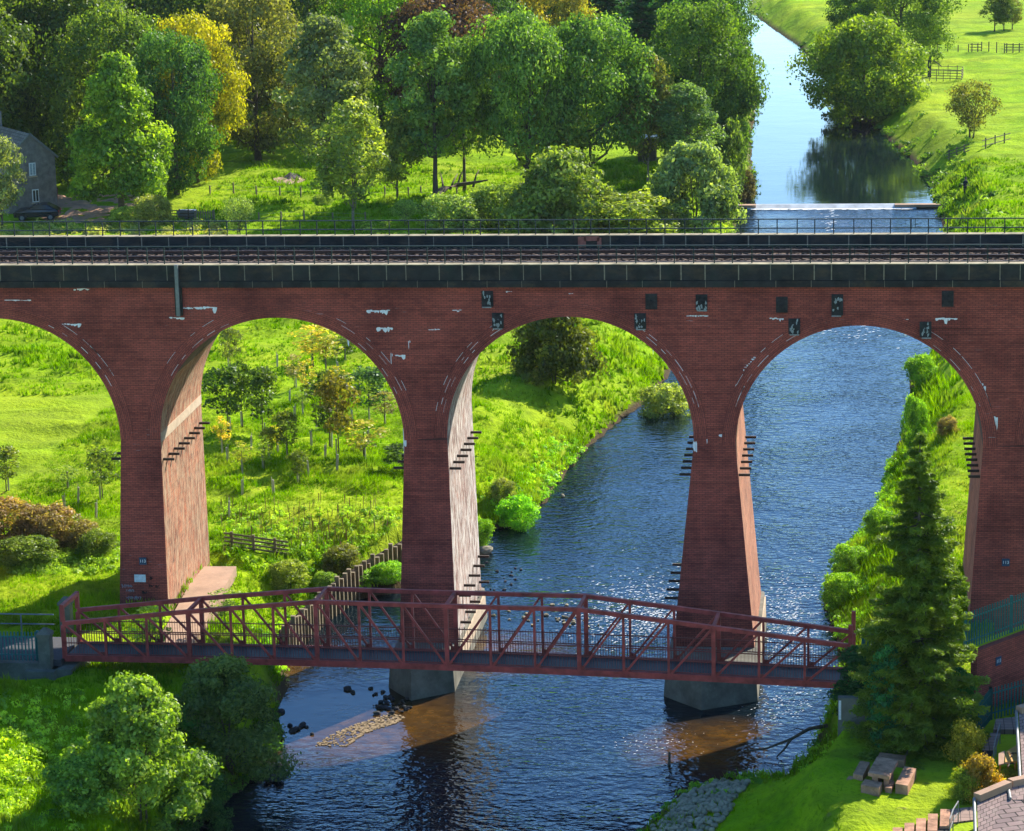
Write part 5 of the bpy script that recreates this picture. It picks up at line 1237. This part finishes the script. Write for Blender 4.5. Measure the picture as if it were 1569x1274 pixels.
# field fences and gates
def wirefence(pxs, h, lb, grp='wire fences in the far fields', wires=2):
    P = [ground_at(x, y) for x, y in pxs]; r = empty('wire_fence', P[0], 0, lb, 'fence', grp); L = P[0]
    for p in P: b = MB(); q = p - L; b.bar(q + np.array([0, 0, -.3]), q + np.array([0, 0, h * random.uniform(.9, 1.15)]), .13, .13); b.build('post', M_TIMBER, r)
    b = MB()
    for k in range(wires):
        for p, q in zip(P[:-1], P[1:]): b.bar(p - L + (0, 0, h * (k + 1) / (wires + .3)), q - L + (0, 0, h * (k + 1) / (wires + .3)), .015, .015)
    b.build('wire', M_GALV, r)
wirefence([(322, 299), (358, 297), (393, 301), (429, 300), (461, 301), (495, 300), (540, 302), (590, 303), (626, 302), (645, 302), (700, 303)], .95, 'post and wire fence across the middle of the sunny left field')
wirefence([(397, 340), (431, 338), (466, 337), (510, 339), (560, 340)], .8, 'row of short posts nearer the railing in the left field')
wirefence([(1436, 80), (1452, 80), (1468, 80), (1484, 80)], .95, 'far rail fence beyond the enclosure on the right bank', wires=3)
railfence(ground_at(1486, 80), ground_at(1504, 80), 1.1, 3, 2, 'left field gate in the far fence at the top right', 'field_gate', M_TIMBER, .1, .14, 'gate', 'gates of the far fence')
railfence(ground_at(1539, 80), ground_at(1568, 80), 1.1, 3, 3, 'right field gate in the far fence at the top right', 'field_gate', M_TIMBER, .1, .14, 'gate', 'gates of the far fence')
wirefence([(1504, 79), (1515, 79), (1527, 79), (1539, 80)], 1.2, 'thin wire netting between the two far field gates', wires=3)
railfence(ground_at(1450, 246), ground_at(1485, 234), .9, 3, 3, 'timber rails running down to the river on the right bank', group='timber fence on the right bank')
railfence(ground_at(1505, 230), ground_at(1548, 219), 1.1, 2, 3, 'timber fence rising from the hawthorn to the right edge', group='timber fence on the right bank')
# enclosure with tall post
e0, e1, e2 = ground_at(1400, 122), ground_at(1473, 124), ground_at(1476, 117)
railfence(e0, e1, 1.25, 4, 7, 'near side of the timber enclosure with a tall post on the right bank', 'timber_enclosure', M_TIMBER, .07, .08)
railfence(e1, e2, 1.25, 4, 2, 'short end side of the timber enclosure on the right bank', 'timber_enclosure', M_TIMBER, .07, .08)
railfence(ground_at(1405, 115), e2, 1.25, 3, 5, 'back side of the timber enclosure on the right bank', 'timber_enclosure', M_TIMBER, .07, .08)
p = ground_at(1424, 118); tp_ = empty('tall_post', p, 0, 'tall thick post with a slanting brace in the timber enclosure', 'post'); b = MB(); b.bar((0, 0, -.3), (0, 0, 2.6), .42, .42); b.build('shaft', M_IRON, tp_); b = MB(); b.bar((.1, 0, 2.3), (1.5, .1, 1.2), .12, .12); b.build('brace', M_TIMBER, tp_)
# pen with pickets near the drive
railfence(ground_at(245, 340), ground_at(256, 333), 1.0, 4, 2, 'white painted gate end of the little pen by the drive', 'field_gate', M_WHITE, .12, .1, 'gate', 'pen of gates behind the railing')
railfence(ground_at(257, 339), ground_at(298, 339), 1.0, 4, 3, 'dark timber gate of the little pen behind the railing', 'field_gate', M_BARK, .08, .1, 'gate', 'pen of gates behind the railing')
palisade([ground_at(299, 340), ground_at(328, 339)], .95, 'grey picket fence panel of the little pen behind the railing', .2, M_TIMBER, .09, 'pen of gates behind the railing')
p = ground_at(287, 336); r = empty('water_trough', p, 0, 'pale blue water trough inside the little pen', 'trough'); b = MB(); b.prism([(-.7, -.3), (.7, -.3), (.7, .3), (-.7, .3)], 0, .75, 0, [(-.85, -.4), (.85, -.4), (.85, .4), (-.85, .4)]); b.build('tank', M_GALV, r); b = MB(); b.box((0, 0, .78), (1.5, .65, .05)); b.build('water_surface', M_WHITE, r)
# ash patch
def patch(px, py, rx, ry, mat, name, label, z=.05, hgt=.12):
    c = ground_at(px, py); b = MB(); n = 18; pts = [(c[0] + cos(2 * pi * k / n) * rx * random.uniform(.85, 1.1), c[1] + sin(2 * pi * k / n) * ry * random.uniform(.85, 1.1)) for k in range(n)]
    zz = [gz1(*q) + .03 for q in pts]
    for k in range(n): b.face([(*pts[k], zz[k]), (*pts[(k + 1) % n], zz[(k + 1) % n]), (c[0], c[1], c[2] + z + hgt)])
    o = b.build(name, mat); return tag(o, label, 'patch')
patch(446, 273, 1.6, 2.4, mat_stone('scorched_earth', (.40, .28, .18), 0, 2, .3), 'scorched_ground', 'ring of scorched ground in the sunny left field')
patch(445, 272, 1.0, 1.5, mat_stone('bonfire_ash', (.10, .08, .08), 0, 4, .6), 'ash_heap', 'grey bonfire ash heap in the sunny left field', .15, .25)
# fallen trunk
ft = empty('fallen_trunk', ground_at(690, 300), 0, 'fallen dead tree trunk with bare branches in the left field', 'fallen tree'); L = np.array(ft.location); 
def G_(x, y, dz_): return ground_at(x, y) + np.array([0, 0, dz_]) - L
b = MB(); b.tube([G_(652, 318, .1), G_(664, 310, .4), G_(680, 302, .7), G_(700, 299, .9), G_(725, 297, 1.0), G_(748, 298, 1.3)], [.42, .36, .3, .22, .15, .06], 8); 
for (x, y, x2, y2, h2) in ((664, 310, 688, 316, .2), (680, 302, 676, 296, 1.8), (700, 299, 712, 292, 2.0), (725, 297, 735, 292, 1.9), (690, 300, 702, 290, 1.4)): b.tube([G_(x, y, .6), G_((x + x2) / 2, (y + y2) / 2, h2 * .8), G_(x2, y2, h2)], [.12, .08, .03], 5)
b.build('log', M_BARK, ft, True)
# small shed among the trees
p = ground_at(992, 243); sh = empty('field_shed', p, 0, 'small shed with pale flat roof glimpsed between the trees', 'shed'); b = MB(); b.box((0, 0, .9), (1.7, 2, 2.4)); b.build('wall', M_BARK, sh); b = MB(); b.box((0, 0, 2.16), (2.3, 2.4, .14)); b.build('roof', M_WHITE, sh)
# angler
def person(P, rz):
    r = empty('person', P, rz, 'angler in dark clothes standing in the long grass of the right bank', 'person')
    J = [(0, 0, .95), (0, .01, 1.18), (0, .0, 1.42), (0, -.02, 1.52), (0, -.04, 1.66), (0, -.03, 1.75), (-.2, 0, 1.40), (-.27, -.08, 1.13), (-.14, -.30, 1.06), (-.10, -.37, 1.06), (.2, 0, 1.40), (.27, -.08, 1.13), (.12, -.32, 1.10), (.07, -.39, 1.10), (-.1, 0, .90), (-.12, -.03, .5), (-.13, .03, .09), (-.14, -.14, .04), (.1, 0, .90), (.13, -.04, .5), (.15, .02, .09), (.17, -.15, .04)]
    E_ = [(0, 1), (1, 2), (2, 3), (3, 4), (4, 5), (2, 6), (6, 7), (7, 8), (8, 9), (2, 10), (10, 11), (11, 12), (12, 13), (0, 14), (14, 15), (15, 16), (16, 17), (0, 18), (18, 19), (19, 20), (20, 21)]
    Rd = [.15, .14, .17, .06, .10, .08, .08, .055, .045, .04, .08, .055, .045, .04, .10, .075, .055, .045, .10, .075, .055, .045]
    me = bpy.data.meshes.new('body'); me.from_pydata(J, E_, []); o = inst('body', me, r); sk = o.modifiers.new('skin', 'SKIN'); sk.use_smooth_shade = True
    for v, q in zip(me.skin_vertices[0].data, Rd): v.radius = (q, q * .85)
    me.skin_vertices[0].data[0].use_root = True; sb = o.modifiers.new('sub', 'SUBSURF'); sb.levels = 1; sb.render_levels = 1
    bpy.context.view_layer.update(); m2 = bpy.data.meshes.new_from_object(o.evaluated_get(bpy.context.evaluated_depsgraph_get())); bpy.data.objects.remove(o)
    ms = [simple('dark_clothes', (.015, .02, .035), .9), simple('skin', (.45, .26, .18), .6)]
    m2.materials.clear(); [m2.materials.append(m) for m in ms]
    for pl_ in m2.polygons: pl_.material_index = 1 if (1.5 < pl_.center.z < 1.70 or (pl_.center.y < -.33 and pl_.center.z > 1)) else 0
    inst('body', m2, r)
    b = MB(); b.tube([(0, -.03, 1.68), (0, -.02, 1.74), (0, -.02, 1.80)], [.115, .115, .04], 10); b.box((0, -.14, 1.70), (.16, .14, .02)); b.build('cap', ms[0], r)
    for s in (-1, 1): b = MB(); [b.tube([(s * .085 + q * .016, -.40, 1.07 + (.02 if s > 0 else 0)), (s * .085 + q * .016, -.45, 1.08), (s * .085 + q * .014, -.46, 1.04)], [.009, .008, .007], 5) for q in (-1.5, -.5, .5, 1.5)]; b.tube([(s * .06, -.38, 1.09), (s * .03, -.42, 1.10)], [.01, .008], 5); b.build('hand', ms[1], r)
    rod = empty('fishing_rod', (0, 0, 0), 0, 'thin fishing rod held by the angler', 'fishing rod'); rod.location = r.location; rod.rotation_euler = r.rotation_euler
    b = MB(); b.tube([(-.09, -.30, 1.05), (.08, -.46, 1.10), (.7, -1.5, 1.75)], [.014, .012, .005], 5); b.build('rod', M_RUST, rod)
    return r
person(ground_at(1479, 297) + np.array([0, 0, -.25]), radians(40))

# ------------------------------------------------------------------ grass tufts and bank growth
def tufts(name, x0, x1, y0, y1, n, hmin, hmax, wd, label, blades=4, mask=None, dmin=.25):
    X = rng.uniform(x0, x1, n); Y = rng.uniform(y0, y1, n); dn, lf = river_d(X, Y)
    dens = fbm(X * .5 + 9, Y * .5); ok = (dn > dmin) & (dens > .30)
    ok &= ~((X > -7) & (Y < -13.5) & (dn > .5) & (rng.random(n) < np.where(X > -.5, 1.0, .85)))
    if mask is not None: ok &= mask(X, Y, dn, lf)
    X, Y, dn, dens = X[ok], Y[ok], dn[ok], dens[ok]; Z = gz(X, Y); m = len(X)
    big = .6 + 1.0 * sm((fbm(X * .25 + 40, Y * .25 + 3) - .35) / .3) + .7 * (dn < 4)
    Vs = []; 
    for k in range(blades):
        a = rng.uniform(0, 2 * pi, m); h = rng.uniform(hmin, hmax, m) * big; w_ = wd * rng.uniform(.6, 1.3, m) * big ** .5; le = rng.uniform(.1, .8, m) * h
        ox, oy = rng.normal(0, .09, m), rng.normal(0, .09, m); ca, sa = np.cos(a), np.sin(a); b2 = rng.uniform(0, 2 * pi, m)
        p0 = np.stack([X + ox - ca * w_, Y + oy - sa * w_, Z - .03], 1); p1 = np.stack([X + ox + ca * w_, Y + oy + sa * w_, Z - .03], 1); p2 = np.stack([X + ox + np.cos(b2) * le, Y + oy + np.sin(b2) * le, Z + h], 1)
        Vs.append(np.stack([p0, p1, p2], 1))
    V = np.stack(Vs, 1).reshape(-1, 3); ti = np.clip(rng.normal(.5, .18, m) + (dens - .5) * 1.2, 0, 1); ti = np.repeat(ti, blades * 3)
    o = inst(name, np_mesh(name, V, np.arange(len(V)).reshape(-1, 3), M_BLADE, ti)); return tag(o, label, 'grass', kind='stuff')
tufts('meadow_grass', -46, 13, -30, 45, 105000, .09, .26, .03, 'long green grass of the meadow around the piers')
tufts('far_grass', -60, 22, 45, 150, 70000, .12, .34, .07, 'long grass of the fields beyond the viaduct', 3)
def weeds(name, n, samp, label, c, r0, r1, per, ls):
    Cs = []; Ns = []; tn = []
    X, Y = samp(n); dn, lf = river_d(X, Y); ok = (dn > .05); X, Y = X[ok], Y[ok]; Z = gz(X, Y)
    for x_, y_, z_ in zip(X, Y, Z):
        r_ = rng.uniform(r0, r1); d = rng.normal(size=(per, 3)); d[:, 2] = abs(d[:, 2]) + .1; d /= np.linalg.norm(d, axis=1)[:, None]
        Cs.append(np.array([x_, y_, z_]) + d * r_ * rng.uniform(.4, 1.05, per)[:, None] * np.array([1, 1, .8])); Ns.append(d); tn.append(np.full(per, rng.uniform(.1, .85)))
    N_ = np.concatenate(Ns) + rng.normal(size=(len(Ns) * per, 3)) * .5; N_ /= np.linalg.norm(N_, axis=1)[:, None]
    V, Fc = leaf_quads(np.concatenate(Cs), N_, ls); o = inst(name, np_mesh(name, V, Fc, M_LEAF, np.repeat(np.concatenate(tn), 4)), color=c); return tag(o, label, 'undergrowth', kind='stuff')
def along(L, lo, hi, y0, y1):
    L = np.array([p for p in L if y0 <= p[1] <= y1]); sg = np.linalg.norm(np.diff(L, axis=0), axis=1); cs_ = np.concatenate([[0], np.cumsum(sg)])
    def f(n):
        t_ = rng.uniform(0, cs_[-1], n); x_ = np.interp(t_, cs_, L[:, 0]); y_ = np.interp(t_, cs_, L[:, 1]); a = rng.uniform(0, 2 * pi, n); r_ = lo + (hi - lo) * rng.random(n) ** 1.5; return x_ + np.cos(a) * r_, y_ + np.sin(a) * r_
    return f
weeds('bank_undergrowth', 900, along(LB, .1, 3.2, -4, 46), 'leafy green weeds along the left bank upstream of the viaduct', (.095, .19, .016), .15, .42, 46, .07)
weeds('bank_undergrowth', 800, along(RB, .1, 3.0, -17, 46), 'leafy green weeds along the right bank upstream of the viaduct', (.085, .17, .014), .15, .45, 46, .07)
weeds('bank_undergrowth', 420, along(LB, .1, 2.2, -40, -6), 'dark weeds with shade painted into their leaf colour along the left bank below the footbridge', (.035, .085, .012), .15, .45, 46, .07)  # leaf colour darker than upstream, with the viaduct's shade painted in
weeds('bank_undergrowth', 130, along(RB, .1, .9, -45, -13), 'weeds with shade painted into their leaf colour along the right bank below the footbridge', (.04, .11, .014), .12, .34, 46, .06)  # same weeds in a darker colour that carries painted shade
weeds('bank_undergrowth', 520, along(RB, .1, 5.5, 90, 310), 'rough growth along the right bank of the pool', (.055, .10, .016), .35, .95, 46, .16)
weeds('bank_undergrowth', 200, along(LB, .1, 3, 90, 310), 'rough growth along the left bank of the pool', (.05, .09, .018), .4, 1.1, 46, .16)
def box_s(px0, px1, py0, py1):
    def f(n):
        P = np.array([ground_at(random.uniform(px0, px1), random.uniform(py0, py1)) for _ in range(n)]); return P[:, 0], P[:, 1]
    return f
weeds('field_margin_scrub', 230, box_s(-10, 345, 343, 372), 'dry pinkish and green scrub just behind the far railing on the left', (.14, .15, .05), .3, .8, 46, .13)
weeds('field_margin_scrub', 170, box_s(560, 1120, 345, 372), 'pale green scrub just behind the far railing in the middle', (.11, .15, .03), .3, .9, 46, .13)
weeds('rank_weeds', 260, box_s(330, 615, 780, 870), 'rank green weeds around the timber fence', (.10, .17, .02), .12, .34, 40, .06)
weeds('rank_weeds', 220, box_s(0, 185, 830, 880), 'rough low weeds left of the first pier', (.085, .14, .022), .15, .4, 40, .07)
weeds('rank_weeds', 200, box_s(0, 130, 1060, 1274), 'yellow green rough grass clumps at the bottom left', (.13, .20, .018), .15, .42, 46, .07)
# brown dock stalks
V = []; 
for _ in range(240):
    p = ground_at(random.uniform(335, 600), random.uniform(772, 850)); h = random.uniform(.35, .75); a = random.uniform(0, 3.14); w_ = .013; lx, ly = random.uniform(-.06, .06), random.uniform(-.06, .06)
    V += [(p[0] - cos(a) * w_, p[1] - sin(a) * w_, p[2]), (p[0] + cos(a) * w_, p[1] + sin(a) * w_, p[2]), (p[0] + lx + cos(a) * w_ * 1.6, p[1] + ly + sin(a) * w_ * 1.6, p[2] + h), (p[0] + lx - cos(a) * w_ * 1.6, p[1] + ly - sin(a) * w_ * 1.6, p[2] + h)]
o = inst('dock_stalks', np_mesh('dock_stalks', np.array(V, float), np.arange(len(V)).reshape(-1, 4), simple('dock_brown', (.24, .14, .07), .9))); tag(o, 'brown seeding dock stalks in the grass behind the timber fence', 'weeds', kind='stuff')

# ------------------------------------------------------------------ thin summer haze over the valley
hm = bpy.data.materials.new('thin_haze'); hm.use_nodes = True; ht = hm.node_tree; ht.nodes.clear(); ho = ht.nodes.new('ShaderNodeOutputMaterial'); hv = ht.nodes.new('ShaderNodeVolumePrincipled')
hv.inputs['Color'].default_value = (.80, .90, 1.0, 1); hv.inputs['Density'].default_value = .00003; hv.inputs['Anisotropy'].default_value = .2; ht.links.new(hv.outputs[0], ho.inputs['Volume'])
b = MB(); b.box((-80, 375, 40), (700, 1070, 90)); ho_ = b.build('haze', hm); tag(ho_, 'thin pale haze in the valley air', kind='stuff')
